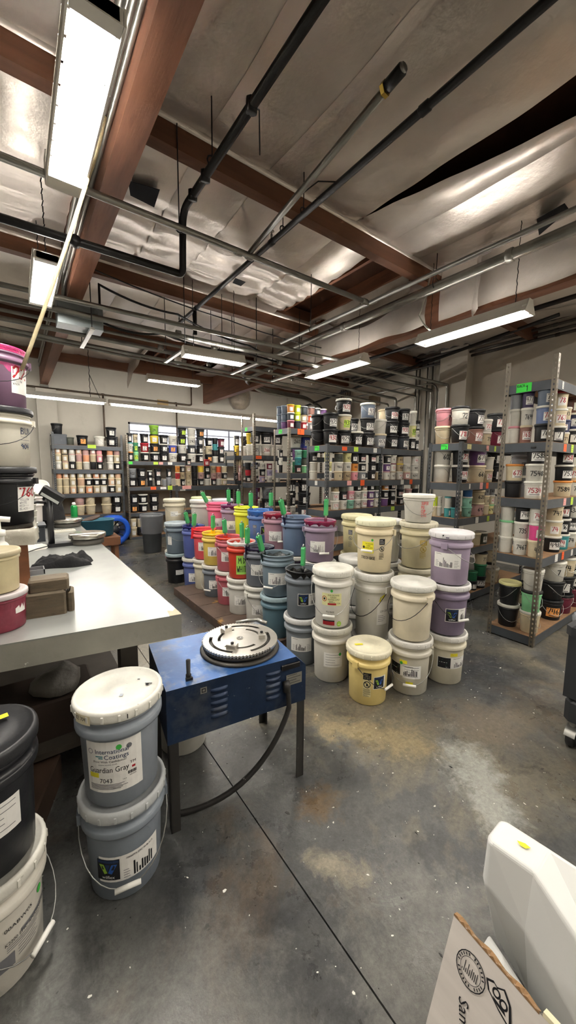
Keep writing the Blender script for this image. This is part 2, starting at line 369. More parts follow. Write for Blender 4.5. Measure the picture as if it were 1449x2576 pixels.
# pilasters
struct(MB().box(.42, YB-.16, 0, .76, YB, 3.1).build('trim_%d' % k, WALL2)); k += 1
struct(MB().box(XR-.22, 3.47, 0, XR, 3.98, 3.9).build('trim_%d' % k, WALL2)); k += 1

# ---- window in the back wall: frame, bars, frosted panes, expanded-metal guard
FRAME = mat('window_frame', '77787c', .5, metal=.4)
wn = thing('window_1', (0, YB, 0)); struct(wn)
m_ = MB()
for (a, b_, c, d) in ((wx0, wz0, wx1, wz0+.04), (wx0, wz1-.04, wx1, wz1), (wx0, wz0, wx0+.04, wz1), (wx1-.04, wz0, wx1, wz1)): m_.box(a, .0, b_, c, .06, d)
m_.build('window_frame', FRAME, wn)
GLASS = mat('frosted_daylight_pane', 'eef0fa', .5, emit=1.15)
n = 5
for i in range(n):
    xa = wx0+.04+(wx1-wx0-.08)*i/n; xb = wx0+.04+(wx1-wx0-.08)*(i+1)/n
    MB().box(xa, .07, wz0+.04, xb, .08, wz1-.04).build('pane', GLASS, wn)
    if i: MB().box(xa-.014, .01, wz0+.04, xa+.014, .05, wz1-.04).build('mullion', FRAME, wn)
MB().box(wx0+.04, .015, wz1-.2, wx1-.04, .045, wz1-.18).build('rail', FRAME, wn)
m_ = MB(); s_ = .075; z0, z1 = wz0+.04, wz1-.04
nx = int((wx1-wx0)/s_)
for i in range(-8, nx+8):
    for sgn in (1, -1):
        xa = wx0+i*s_; xb = xa+sgn*(z1-z0)*1.9
        def clip(xa, za, xb, zb):
            lo, hi = wx0+.04, wx1-.04
            if max(xa, xb) < lo or min(xa, xb) > hi: return None
            def at(x): return za+(zb-za)*(x-xa)/(xb-xa)
            A, B = (xa, za), (xb, zb)
            if A[0] < lo: A = (lo, at(lo))
            if A[0] > hi: A = (hi, at(hi))
            if B[0] < lo: B = (lo, at(lo))
            if B[0] > hi: B = (hi, at(hi))
            return A, B
        c = clip(xa, z0, xb, z1)
        if c: m_.tube([(c[0][0], .003, c[0][1]), (c[1][0], .003, c[1][1])], .003, 4, cap=False)
m_.build('wire_guard', mat('guard_wire', 'b8b6c2', .5, metal=.3), wn)

# ---- foil insulation stapled between the purlins, sheet by sheet
FOIL = mat('foil_insulation', 'dcd3ca', .36, metal=.60, var=.22, vscale=1.3, bump=.55, bscale=3.6)
FOILB = mat('foil_dusty', 'a79c90', .55, metal=.35, var=.25, vscale=2.5, bump=.3, bscale=9)
from mathutils import noise as mnoise
def foil_sheet(x0, x1, y0, y1, z, sag=.05, bow=.018, rip=0.0, seed=0, edge=None, ny=26, nx=8, matl=None, parent=None):
    vs = []; fs = []
    for j in range(ny+1):
        v = j/ny; y = y0+(y1-y0)*v
        xa, xb = (x0, x1) if edge is None else edge(y, x0, x1)
        for i in range(nx+1):
            u = i/nx; x = xa+(xb-xa)*u; bw = 1-(2*u-1)**2
            zz = z - sag*math.sin(PI*v)**.8 - bow*bw + .004*(u-.5)
            zz += .042*mnoise.noise(Vector((x*1.3, y*1.1, 3.7)))*min(1, 6*v*(1-v)+.15)
            zz += .016*mnoise.noise(Vector((x*4, y*3, 2.2)))*min(1, 6*v*(1-v)+.1)
            if rip: zz += rip*math.sin(2*PI*(y*4.6+.38*bw+.08*math.sin(seed)))*max(0, min(1, (v-.18)*3))
            vs.append((x, y, zz))
    w_ = nx+1
    for j in range(ny):
        for i in range(nx): fs.append((j*w_+i, j*w_+i+1, (j+1)*w_+i+1, (j+1)*w_+i))
    return MB().add(vs, fs, 0, True).build('foil_sheet', matl or FOIL, parent or ceil)
SEAM = [.655, 1.15, 1.64, 2.10, 2.57, 3.05, 3.50, 3.94]
SEAMR = [4.1, 4.7, 5.3, 5.9, 6.58]
SEAML = [-4.5, -3.6, -2.7, -1.9, -1.3, -.75, -.2, .5]
sd = 0
for bi, (y0, y1) in enumerate(((YF+.02, -1.5), (-1.41, .5), (.59, 2.5), (2.59, 4.5), (4.59, 6.5), (6.59, 8.42))):
    for seams in (SEAML, SEAM, SEAMR):
        for xa, xb in zip(seams, seams[1:]):
            sd += 1; kw = dict(z=3.745, seed=sd*1.7, ny=26 if bi in (2, 3) else 14)
            if bi == 3 and 2.6 <= xa < 3.6: continue                    # torn away: bare deck shows
            if bi == 5 and seams is SEAM and 2.0 <= xa < 3.4: continue
            if bi in (1, 2) and abs(xa-2.57) < .01:                      # open slit between two sheets
                kw['edge'] = lambda y, a, b: (a+max(0, min(.42, .205*(2.42-y))), b)
            if bi == 3: kw.update(rip=.017, sag=.03)
            elif bi == 4: kw.update(rip=.008, sag=.07)
            elif bi == 2: kw.update(sag=.045, bow=.022)
            foil_sheet(xa-.006, xb+.006, y0, y1, **kw)
for y in PY[1:]:                                                          # folded foil flange along each purlin
    for (xa, xb) in ((XL+.1, .505), (.65, b2x0-.01)):
        if y > 6: continue
        MB().add([(xa, y-.004, 3.76), (xb, y-.004, 3.76), (xb, y-.022, 3.715), (xa, y-.022, 3.715), (xa, y-.003, 3.70), (xb, y-.003, 3.70)], [(0, 1, 2, 3), (3, 2, 5, 4)], 0, True).build('foil_flange', FOIL, ceil)
# bare joists in the two torn bays
JO = mat('joist_wood', '7a4d34', .7, var=.35, vscale=3, stretch=(6, .6, 6), bump=.06)
for x in (2.72, 3.2, 3.72): MB().box(x, 2.59, 3.80, x+.045, 4.5, 3.95).build('joist', JO, ceil)
for x in (2.12, 2.38, 2.64, 2.9, 3.16, 3.42): MB().box(x, 6.59, 3.80, x+.045, 8.42, 3.95).build('joist', JO, ceil)
for x in (2.12, 2.38, 2.64, 2.9, 3.16, 3.42): MB().box(x, 8.51, 3.80, x+.045, YB, 3.95).build('joist', JO, ceil)
# flat near-black patches set just below the foil
BLACKM = mat('near_black', '0d0f16', .9)
def patch(name, pts, matl, thick=.003, parent=ceil):
    n = len(pts); vs = [Vector(p) for p in pts]+[Vector(p)+Vector((0, 0, thick)) for p in pts]
    return MB().add(vs, [list(range(n))[::-1], list(range(n, 2*n))]+[(i, (i+1) % n, (i+1) % n+n, i+n) for i in range(n)]).build(name, matl, parent)
patch('dark_patch', [at_z(a, b, 3.66) for a, b in ((322, 455), (402, 478), (388, 522), (328, 492))], BLACKM)
patch('dark_patch', [at_z(a, b, 3.66) for a, b in ((592, 700), (618, 710), (606, 720), (585, 712))], BLACKM)
patch('dark_patch', [at_z(a, b, 3.62) for a, b in ((1350, 552), (1420, 512), (1432, 528), (1356, 592))], BLACKM)
# hanging flap of foil beside the bare deck, and the loose drape over the second girder
def drape(name, top, drop, mt, nx=18, nz=7, curl=.08, seed=1, lab=None, cat=None):
    a, b = Vector(top[0]), Vector(top[1]); vs = []; d = (b-a); side = Vector((-d.y, d.x, 0)).normalized()
    for j in range(nz+1):
        for i in range(nx+1):
            u, v = i/nx, j/nz; p = a+d*u; h = drop(u)*v
            p = p+Vector((0, 0, -h))+side*(curl*math.sin(v*2.2)+.03*mnoise.noise(Vector((u*5+seed, v*3, seed))))
            vs.append(p)
    fs = [(j*(nx+1)+i, j*(nx+1)+i+1, (j+1)*(nx+1)+i+1, (j+1)*(nx+1)+i) for j in range(nz) for i in range(nx)]
    return MB().add(vs, fs, 0, True).build(name, mt, ceil)
drape('foil_flap', ((3.62, 2.72, 3.72), (3.62, 4.42, 3.72)), lambda u: .34*math.sin(PI*min(1, u*1.05+.12))**.7+.02, FOILB, curl=-.06)
drape('foil_flap', ((2.04, 6.75, 3.72), (2.04, 8.35, 3.72)), lambda u: .10+.42*u*u, FOIL, curl=.05, seed=4)
drape('foil_drape', ((b2x0-.03, YF+.1, 3.80), (b2x0-.03, 2.47, 3.80)), lambda u: .59+.008*math.sin(u*40), FOIL, nx=40, curl=.05, seed=7)
drape('foil_drape', ((b2x0-.03, 2.62, 3.80), (b2x0-.03, 4.9, 3.80)), lambda u: .585+.012*math.sin(u*17), FOIL, nx=24, curl=.07, seed=9)
drape('foil_drape', ((3.75, 1.95, 3.76), (3.93, 2.10, 3.76)), lambda u: .62, FOIL, nx=6, curl=.02, seed=11)
drape('foil_drape', ((3.93, 4.95, 3.80), (3.93, 6.4, 3.80)), lambda u: .5-.3*u, FOILB, nx=14, curl=.05, seed=12)
# ================================================================ pipes, conduits, wiring
def pipe(label, pts, r, m, cat='pipe', name='pipe', rb=.07, couplings=(), hang=(), n=8):
    t = thing(name, Vector(pts[0])); o = Vector(pts[0])
    MB().tube([Vector(p)-o for p in bend(pts, rb)], r, n).build('run', m, t)
    for c in couplings:
        c = Vector(c); dirn = Vector((0, 1, 0)) if len(c) == 3 else None
        best = min(range(len(pts)-1), key=lambda i: ((Vector(pts[i])+Vector(pts[i+1]))/2-c).length); d = (Vector(pts[best+1])-Vector(pts[best])).normalized()
        MB().tube([c-o-d*.03, c-o-d*.026, c-o+d*.026, c-o+d*.03], [r*1.03, r*1.22, r*1.22, r*1.03], n).build('coupling', m, t)
    for c in hang:
        c = Vector(c); MB().tube([c-o, Vector((c.x, c.y, 3.74))-o], .004, 5).build('hanger_rod', WIREK, t)
        MB().tube([c-o+Vector((r*1.25*math.cos(a), 0, r*1.25*math.sin(a))) for a in [k*PI/5 for k in range(11)]], .005, 4).build('hanger_ring', WIREK, t)
    return tag(t, label, cat)
pipe('black iron pipe dropping at an elbow near the wooden girder', [(1.05, YF+.05, 3.34), (1.05, 2.68, 3.34), (1.08, 2.78, 3.0), (1.08, 2.82, 2.99), (-2.5, 2.92, 2.99)], .025, BLKPIPE, rb=.09,
     couplings=[(1.05, 1.75, 3.34), (1.05, 2.3, 3.34), (1.05, 2.5, 3.34), (.4, 2.84, 2.99)], hang=[(1.05, 2.2, 3.36), (1.05, .2, 3.36)])
pipe('long black sprinkler pipe running under the foil toward the back', [(1.82, YF+.05, 3.42), (1.82, 4.92, 3.42)], .022, BLKPIPE,
     couplings=[(1.82, 1.3, 3.42), (1.82, 2.72, 3.42), (1.82, 4.3, 3.42)], hang=[(1.82, 2.56, 3.44), (1.82, -.5, 3.44), (1.82, 2.3, 3.44)])
pipe('short black drop pipe hanging below the sprinkler pipe', [(1.82, 4.34, 3.40), (1.82, 4.34, 3.14)], .024, BLKPIPE)
for y, z in ((2.72, 3.45), (4.85, 3.45)):
    t = thing('sprinkler_head', (1.82, y, z)); MB().lathe([(0, 0), (.010, 0), (.010, .03), (.006, .034), (.006, .05), (.022, .052), (.022, .056), (0, .058)], 10).build('frame', STEEL, t)
    tag(t, 'small sprinkler head standing on the black pipe %s' % ('above the grey conduit tee' if y < 3 else 'near its far end'), 'sprinkler')
pipe('grey conduit ending in a dark fitting with a brass collar', [(1.36, 1.16, 3.16), (1.47, 2.50, 3.12)], .018, STEEL)
t = thing('pipe_end_fitting', (1.357, 1.13, 3.16))
MB().tube([(0, .03, 0), (-.004, -.05, .004)], .024, 10).build('nipple', BLKPIPE, t); MB().tube([(-.004, -.05, .004), (-.005, -.058, .004)], .019, 10).build('plug', STEEL, t)
MB().tube([(.0005, .033, 0), (0, .050, 0)], .029, 6, smooth=False).build('collar', mat('brass', 'b39a4d', .3, metal=.9), t)
tag(t, 'dark pipe nipple with brass collar at the free conduit end', 'pipe fitting')
pipe('grey conduit crossing overhead from the girder to the tee', [(-2.5, 2.51, 3.10), (2.74, 2.47, 3.10)], .021, STEEL, couplings=[(1.47, 2.49, 3.1), (1.38, 2.49, 3.1), (2.68, 2.47, 3.1)], hang=[(.95, 2.49, 3.1), (-.9, 2.5, 3.1)])
pipe('thin grey conduit running front to back at the tee', [(2.80, YF+.05, 3.10), (2.72, 3.85, 3.10)], .018, STEEL, couplings=[(2.75, 2.42, 3.1), (2.75, 2.52, 3.1)], hang=[(2.73, 3.3, 3.1), (2.8, .2, 3.1)])
pipe('thick grey duct pipe strapped beside the foil wrapped girder', [(3.52, YF+.05, 3.40), (3.55, 6.35, 3.40), (4.4, 7.3, 3.38), (6.0, 7.4, 3.36), (6.42, 7.4, 3.2), (6.42, 7.4, 2.2)], .046, STEEL, rb=.3, n=12,
     couplings=[(3.53, 1.6, 3.4), (3.54, 3.6, 3.4), (3.54, 5.2, 3.4)], hang=[(3.53, 2.3, 3.43)])
pipe('second thick pipe curving down to the right wall', [(3.70, 5.4, 3.30), (3.70, 6.5, 3.30), (4.5, 7.15, 3.28), (5.9, 7.2, 3.26), (6.45, 7.2, 3.1), (6.45, 7.2, 2.2)], .040, STEEL, rb=.3, n=12)
pipe('black pipe running along the right wall under the conduits', [(5.9, 2.0, 3.62), (6.1, 8.4, 3.1)], .026, BLKPIPE)
pipe('dark pipe slung below the second girder beside the wall', [(4.6, -2.0, 3.30), (4.6, 5.2, 3.30)], .026, BLKPIPE, hang=[(4.6, 1.9, 3.33)])
for i, (y, z, r, xe) in enumerate(((4.30, 3.10, .024, 6.36), (4.40, 3.06, .030, 6.42), (4.52, 3.02, .018, 6.47), (4.62, 3.00, .026, 6.30), (4.72, 2.96, .020, 6.5), (4.82, 2.98, .016, 6.53))):
    ordn = ['first and nearest', 'second', 'third', 'fourth', 'fifth', 'last and farthest'][i]
    pipe('%s conduit of the bundle crossing toward the right wall' % ordn, [(-3.2, y, z), (xe-.02, y+.25*(i-2), z), (xe, y+.25*(i-2), z-.05), (xe, y+.25*(i-2), 2.0)], r, STEEL, name='conduit', cat='conduit', rb=.30,
         couplings=[(-1.2+.9*i, y, z), (1.6+.5*i, y+.01*i, z), (3.4-.3*i, y+.02*i, z)], hang=[(2.2, y, z)] if i in (1, 4) else ())
for i, x in enumerate((.70, 1.65, 2.6, 3.3)):
    t = thing('strut_bar', (x, 4.56, 2.93)); MB().box(-.02, -.36, -.02, .02, .36, .0).build('channel', STEEL, t)
    for y in (-.33, .33): MB().tube([(0, y, 0), (0, y, .80)], .005, 5).build('hanger_rod', WIREK, t)
    tag(t, ['strut bar carrying the conduits next to the girder', 'strut bar carrying the conduits under the wood patch', 'strut bar carrying the conduits beside the foil flap', 'strut bar carrying the conduits by the middle lamp'][i], 'strut')
# conduits climbing the right wall
for i, (px, zt) in enumerate(((857, 3.5), (862, 3.5), (867, 3.5), (873, 3.5), (879, 3.5), (1044, 3.72), (1053, 3.72), (1072, 3.70), (1085, 3.68))):
    y = y_at(px, 6.55, 3.0)
    pipe('%s thin conduit %s the right wall' % (['first', 'second', 'third', 'fourth', 'fifth', 'sixth', 'seventh', 'eighth', 'ninth'][i], 'in the far row climbing' if i < 5 else 'in the near row climbing'), [(6.56, y, .3), (6.56, y, zt)], .014, STEEL, name='conduit', cat='conduit')
y = y_at(1107, 6.52, 3.3)
pipe('large conduit loop bending down the right wall by the pilaster', [(6.2, 6.3, 3.66), (6.52, y, 3.70), (6.52, y, .3)], .016, STEEL, name='conduit', cat='conduit', rb=.2)
y = y_at(1101, 6.52, 3.2)
pipe('lower conduit loop bending down the right wall by the pilaster', [(6.2, 6.3, 3.18), (6.52, y, 3.22), (6.52, y, .3)], .016, STEEL, name='conduit', cat='conduit', rb=.2)
for i, (z, x) in enumerate(((3.72, 6.3), (3.66, 6.38), (3.60, 6.44), (3.55, 6.5))):
    pipe('%s dark conduit high along the right wall' % ['uppermost', 'second', 'third', 'lowest'][i], [(x, YF+.1, z), (x, 6.2, z)], .022, mat('conduit_grey_dark', '55534f', .5, metal=.6, var=.3), name='conduit', cat='conduit', couplings=[(x, 1.0+.4*i, z), (x, 2.2, z)])
# conduits strapped to the side of the girder
for i, (x, z, r) in enumerate(((.492, 3.30, .013), (.488, 3.38, .016), (.490, 3.46, .012), (.486, 3.54, .018))):
    pipe('%s conduit clipped along the side of the wooden girder' % ['lowest', 'second lowest', 'second highest', 'highest'][i], [(x, YF+.1, z), (x, 4.25, z), (x, 4.40, z-.10), (x, 4.40, 3.14)] if i < 2 else [(x, YF+.1, z), (x, 8.6, z)], r, STEEL, name='conduit', cat='conduit')
t = thing('junction_box', (.62, 4.40, 3.06)); bx = MB().bbox_bev(-.20, -.10, -.11, .20, .10, .11, .006).build('body', mat('box_grey', '7f8789', .45, metal=.2, var=.12), t)
MB().tube([(.12, -.101, .05), (.12, -.104, .05)], .03, 14).build('knockout', mat('box_grey2', '6f7779', .45), t)
tag(t, 'grey metal junction box under the end of the girder conduits', 'junction box')
for i, dx in enumerate((-.1, -.02)):
    pipe('silver %s conduit elbow rising from the junction box' % ['left', 'right'][i], [(.62+dx, 4.34, 3.17), (.62+dx, 4.30, 3.25), (.56+dx*.3, 4.1, 3.42), (.56+dx*.3, 3.2, 3.50)], .013, mat('bright_steel', 'c9c9c4', .3, metal=.9), name='conduit', cat='conduit', rb=.08)
# loose cables drooping along the conduit rack
CAB = mat('black_cable', '17171a', .5); CABW = mat('white_cable', 'b9b6aa', .5)
def cable(label, pts, r=.008, m=CAB, sag=.0):
    a = [Vector(p) for p in pts]; out = []
    for i in range(len(a)-1):
        for k in range(8):
            t_ = k/8; p = a[i].lerp(a[i+1], t_); p.z -= sag*4*t_*(1-t_); out.append(p)
    out.append(a[-1]); o = out[0].copy()
    c = MB().tube([p-o for p in out], r, 6).build('cable', m, None, o); return tag(c, label, 'cable')
cable('black cable sagging beside the junction box', [(.80, 4.34, 3.17), (.80, 4.33, 3.40), (1.6, 4.3, 3.30), (2.6, 4.4, 3.18), (3.6, 4.5, 3.10)], .012, sag=.04)
cable('second black cable lying along the conduit bundle', [(.84, 4.5, 3.1), (1.5, 4.55, 3.14), (2.6, 4.5, 3.12), (3.9, 4.45, 3.14)], .012, sag=.05)
cable('thin cable strung below the second purlin', [(.66, 4.44, 3.60), (2.3, 4.42, 3.44), (3.9, 4.4, 3.40)], .007, sag=.03)
cable('twisted pale rope slanting down to the pink bucket', [(.47, 2.2, 3.30), (.40, 2.26, 3.05), (.06, 2.36, 2.05)], .010, mat('rope', 'b9ac8a', .85, bump=.4, bscale=90), sag=.02)
cable('flexible white cord feeding the right hanging lamp', [(3.62, 2.42, 3.62), (3.56, 2.5, 3.2), (3.60, 2.30, 2.99)], .009, CABW, sag=.05)
cable('wire twist hanging from the black elbow pipe', [(1.05, 1.78, 3.36), (1.25, 2.0, 3.60), (1.38, 2.2, 3.55)], .004)
cable('wire twist tied round the long sprinkler pipe', [(1.47, 2.05, 3.2), (1.7, 2.0, 3.42), (1.82, 1.95, 3.44)], .004)
pipe('rusty galvanised pipe along the back wall above the strip lamps', [(-1.5, 8.9, 3.13), (3.55, 8.9, 3.10), (3.60, 8.9, 3.12), (3.60, 8.9, 3.6)], .018, mat('rusty_pipe', '6b5d50', .55, metal=.5, var=.3), name='pipe', couplings=[(1.62, 8.9, 3.12), (3.2, 8.9, 3.11)])
pipe('vertical pipe with a valve descending behind the left rack', [(1.62, 8.9, 3.11), (1.62, 8.9, 2.15)], .018, mat('rusty_pipe'), name='pipe')
pipe('vertical pipe descending the back wall across the window', [(3.22, 8.9, 3.10), (3.22, 8.9, 1.2)], .018, mat('rusty_pipe'), name='pipe')
for lab, x, z in (('faded cardboard notice high on the back wall', 2.93, 3.08),):
    tag(MB().box(-.13, -.012, -.09, .13, 0, .09).build('notice_board', mat('kraft_sign', 'b59a6c', .8, var=.2), None, (x, YB, z)), lab, 'sign')
o = MB().box(-.012, -.16, -.12, 0, .16, .12).build('notice_board', mat('kraft_sign2', '7d6b55', .8, var=.2), None, (XR, y_at(942, 6.6, 3.1), 3.11)); tag(o, 'brown board fixed high on the right wall', 'sign')
t = thing('plastic_bundle', (4.55, 8.2, 3.30)); t.scale = (.8, .8, .75); vs = []
m_ = MB(); m_.lathe([(0, -.38), (.2, -.36), (.34, -.2), (.38, 0), (.36, .3), (.3, .5), (0, .52)], 14)
m_.v = [(x*(1+.18*mnoise.noise(Vector((x*6, y*6, z*6)))), y*.6*(1+.2*mnoise.noise(Vector((x*5, y*7, z*6+3)))), z*(1+.1*mnoise.noise(Vector((x*8, 1, z*7))))) for x, y, z in m_.v]
m_.build('wrap', mat('dusty_plastic', '8a8072', .35, var=.3, bump=.5, bscale=12), t); tag(t, 'dusty plastic wrapped bundle hung in the far ceiling corner', 'bundle')
t = thing('security_camera', (2.45, 6.62, 3.44)); MB().lathe([(0, .07), (.06, .07), (.065, .05), (.065, 0), (.055, -.005), (0, -.005)], 14).build('base', mat('cam_white', 'd8d6d0', .4), t)
MB().lathe([(.05, 0), (.048, -.03), (.03, -.05), (0, -.056)], 14).build('dome', mat('dome_black', '101014', .1), t); tag(t, 'white dome security camera under the third purlin', 'camera')

# ================================================================ fluorescent lamps
HOUS = mat('lamp_white', 'dfdcd2', .4, var=.06); REFL = mat('lamp_reflector', 'e8e6df', .25, var=.04)
TUBE = mat('fluorescent_tube', 'fff9f0', .4, emit=TUBE_EMIT*9)
def lamp(label, x0, y0, x1, y1, z, wd, nt, chains=True, style='hood', group=None, emit=TUBE):
    a, b = Vector((x0, y0, z)), Vector((x1, y1, z)); L_ = (b-a).length; ang = math.atan2(b.y-a.y, b.x-a.x)
    t = thing('fluorescent_lamp', a, ang); h = wd/2
    if style == 'hood':
        m_ = MB(); pr = [(-h, 0), (-h*.55, .07), (-h*.35, .11), (h*.35, .11), (h*.55, .07), (h, 0)]
        vs = [(x, y_, z_) for x in (0, L_) for y_, z_ in pr]+[(x, y_*.97, z_-.004 if z_ > .01 else z_) for x in (0, L_) for y_, z_ in pr]
        m_.add(vs, [(i, i+1, i+7, i+6) for i in (0, 1, 3, 4)]+[(12+i+1, 12+i, 18+i, 18+i+1) for i in (0, 1, 3, 4)])
        ns = max(4, int(L_/.16))
        for k in range(ns):                                   # slotted top lets some light up to the foil
            xa = L_*k/ns; m_.box(xa, -h*.35, .106, xa+L_/ns*.35, h*.35, .11)
        m_.build('housing', HOUS, t)
        for x in (0, L_): MB().add([(x+s_*.006, y_, z_) for s_ in (-1, 1) for y_, z_ in pr], [list(range(6)), list(range(6, 12))[::-1]]+[(i, (i+1) % 6, (i+1) % 6+6, i+6) for i in range(6)]).build('end_plate', HOUS, t)
        tz = .025
    elif style == 'strip':
        MB().box(0, -.045, .03, L_, .045, .09).build('housing', HOUS, t); tz = .012
    else:
        m_ = MB(); ns = 9
        for k in range(ns): m_.box(L_*k/ns, -h, .06, L_*(k+.82)/ns, h, .066)
        m_.box(0, -h, .0, L_, -h+.008, .055); m_.box(0, h-.008, .0, L_, h, .055); m_.build('housing', HOUS, t)
        MB().bbox_bev(L_*.0-.10, -h*.95, .03, L_*0, h*.95, .16, .01).build('ballast_box', HOUS, t)
        for x in (.012, L_-.03): MB().box(x-.02, -h+.01, .0, x+.03, h-.01, .05).build('socket_bar', HOUS, t)
        for k in (0, nt-1):
            y_ = (-h+.03)+(wd-.06)*(k+.5)/nt
            MB().add([(.02, y_-.016, .053), (L_-.02, y_-.016, .053), (L_-.02, y_, .036), (.02, y_, .036), (L_-.02, y_+.016, .053), (.02, y_+.016, .053)], [(0, 1, 2, 3), (3, 2, 4, 5)]).build('reflector', REFL, t)
        tz = .018
    for k in range(nt):
        y_ = 0 if nt == 1 else (-h*.62+1.24*h*k/(nt-1))
        MB().tube([(.03, y_, tz), (L_-.03, y_, tz)], .013, 6).build('tube', emit, t)
        for x in (.0, L_-.035): MB().box(x, y_-.012, tz-.012, x+.035, y_+.012, tz+.03).build('socket', HOUS, t)
    if chains:
        for x in (.12, L_-.12):
            m_ = MB(); zt = 3.68-z; n = 14
            for k in range(n):
                za, zb = .10+(zt-.10)*k/n, .10+(zt-.10)*(k+1)/n; s_ = .005
                m_.tube([(x, 0 if k % 2 else -s_, za), (x+(s_ if k % 2 else 0), 0, (za+zb)/2), (x, 0 if k % 2 else s_, zb)], .0035, 4, cap=False)
            m_.build('chain', WIREK, t)
    return tag(t, label, 'lamp', group)
lamp('big six tube high bay lamp hanging beside the wooden girder', .305, 2.40, .305, 1.46, 3.02, .175, 6, style='bay')
lamp('second high bay lamp hanging farther along the wooden girder', .280, 4.20, .280, 3.28, 3.02, .175, 6, style='bay')
lamp('hanging fluorescent lamp nearest the tall right rack', 3.60, 2.50, 3.60, 1.44, 2.90, .20, 2)
lamp('hanging fluorescent lamp over the second and third racks', 3.60, 4.36, 3.60, 3.27, 2.90, .20, 2)
lamp('fluorescent lamp hung over the aisle below the conduit bundle', 1.625, 4.23, 2.36, 4.15, 2.84, .18, 2)
lamp('farther fluorescent lamp hung before the back wall', 1.95, 6.78, 2.86, 6.68, 3.08, .20, 2)
for i, (xa, xb) in enumerate(((-1.35, 1.24), (1.28, 3.92), (3.99, 6.2))):
    lamp('%s bare strip lamp of the row before the back wall' % ['left', 'middle', 'right'][i], xa, 6.6, xb, 6.6, 2.56, .10, 1, chains=False, style='strip', group='row of strip lamps before the back wall')
for x in (.75, 1.12, 3.95): pass
t = thing('lamp_chain', (1.02, 6.6, 2.65)); m_ = MB()
for k in range(22): m_.tube([(0, .004*(-1)**k, k*.048), (.005*(-1)**k, 0, k*.048+.024), (0, -.004*(-1)**k, (k+1)*.048)], .004, 4, cap=False)
m_.build('chain', WIREK, t); MB().tube([(0, 0, .35), (.14, 0, 0)], .004, 5).build('wire', WIREK, t); tag(t, 'dark chain holding the row of strip lamps by the left rack', 'chain')
# unseen fill lamps added behind and beside the viewer to brighten the room
FILL_LAMPS = ((.305, .30, .305, -.7, 'over the near end of the girder behind the viewer'), (.305, -1.6, .305, -2.6, 'at the far rear end of the girder'), (3.6, .3, 3.6, -.9, 'beside the tall right rack outside the frame'), (3.6, -1.6, 3.6, -2.8, 'at the rear of the right lamp row'),
       (-2.2, 2.8, -2.2, 1.6, 'left of the bench outside the frame'), (-2.2, .4, -2.2, -.8, 'behind the viewer on the left'), (-2.2, 5.2, -2.2, 4.0, 'far left of the bench outside the frame'), (2.0, -.6, 2.0, -1.8, 'straight behind the viewer'),
       (5.3, .7, 5.3, -.5, 'by the right wall outside the frame'), (5.3, -1.2, 5.3, -2.4, 'by the right wall behind the viewer'))
for x0, y0, x1, y1, lab in FILL_LAMPS:
    lamp('added fluorescent fill lamp '+lab, x0, y0, x1, y1, 3.05, .2, 3 if x0 > 4 else 2 if x0 > 1 else 1, group='fill lamps added outside the picture')
# ================================================================ racks
_post = {}
def post_mesh(h, m):
    key = (round(h, 2), m.name)
    if key in _post: return _post[key]
    mb = MB(); wdt = .038; cols = (0, .013, .024, wdt); pitch = .042; n = int(h/pitch); t = .002
    for side in (0, 1):
        def P(c, z): return (c, 0, z) if side == 0 else (0, c, z)
        for k in range(n):
            z0 = h*k/n; z1 = z0+.018; z2 = h*(k+1)/n
            for c in range(3):
                if c != 1: mb.add([P(cols[c], z0), P(cols[c+1], z0), P(cols[c+1], z1), P(cols[c], z1)], [(0, 1, 2, 3)])
            mb.add([P(0, z1), P(wdt, z1), P(wdt, z2), P(0, z2)], [(0, 1, 2, 3)])
        # folded lip gives the sheet its thickness
        mb.add([P(wdt, 0), P(wdt, h)]+([(wdt, t, h), (wdt, t, 0)] if side == 0 else [(t, wdt, h), (t, wdt, 0)]), [(0, 1, 2, 3)])
    me = mb.mesh('post'); me.materials.append(m); _post[key] = me; return me
RACKS = {}
def rack(key, label, x0, x1, y0, y1, shelves, ztop, postm, bays=(), beam=.072, back=True):
    t = thing('steel_rack', (x0, y0, 0)); L_, D_ = x1-x0, y1-y0
    xs = [0]+[b-x0 for b in bays]+[L_]
    for i, x in enumerate(xs):
        for y in (0, D_):
            o = link('post', post_mesh(ztop, postm), t); last = i == len(xs)-1
            o.location = (x, y, 0); o.scale = (-1 if last else 1, 1 if y == 0 else -1, 1)
    for z in shelves:
        for i in range(len(xs)-1):
            MB().box(xs[i]+.004, .006, z-.016, xs[i+1]-.004, D_-.006, z).build('shelf_board', BOARD, t)
            for y in (.003, D_-.008):
                MB().box(xs[i]+.003, y, z-beam-.012, xs[i+1]-.003, y+.005, z-.004).build('shelf_beam', RACKG, t)
        for x in (.003, L_-.008): MB().box(x, .008, z-beam-.012, x+.005, D_-.008, z-.004).build('end_beam', RACKG, t)
    RACKS[key] = (t, x0, x1, y0, y1); return tag(t, label, 'rack', 'steel storage racks')
rack('1', 'tall bare-metal rack in the right foreground, green tag 1', 3.61, 5.30, 1.20, 1.60, (2.325, 1.813, 1.323, .805, .093), 2.52, POSTM, bays=(), beam=.07)
rack('2', 'dark grey rack behind the tall right one, green tag 2', 3.915, 5.75, 2.13, 2.53, (1.868, 1.428, 1.03, .66, .10), 1.88, POSTD)
rack('3', 'two-bay grey rack with black pails on top, green tag 3', 3.11, 5.12, 3.40, 3.80, (1.868, 1.427, 1.046, .60, .10), 1.88, POSTD, bays=(4.12,))
rack('4', 'rack topped with small coloured tubs, green tag 4', 3.31, 5.3, 4.47, 4.87, (2.175, 1.509, .80, .10), 2.18, POSTM)
rack('5', 'tall rack with an empty top shelf, green tag 5', 3.35, 5.3, 5.54, 5.98, (2.30, 1.804, 1.326, .83, .10), 2.51, POSTM)
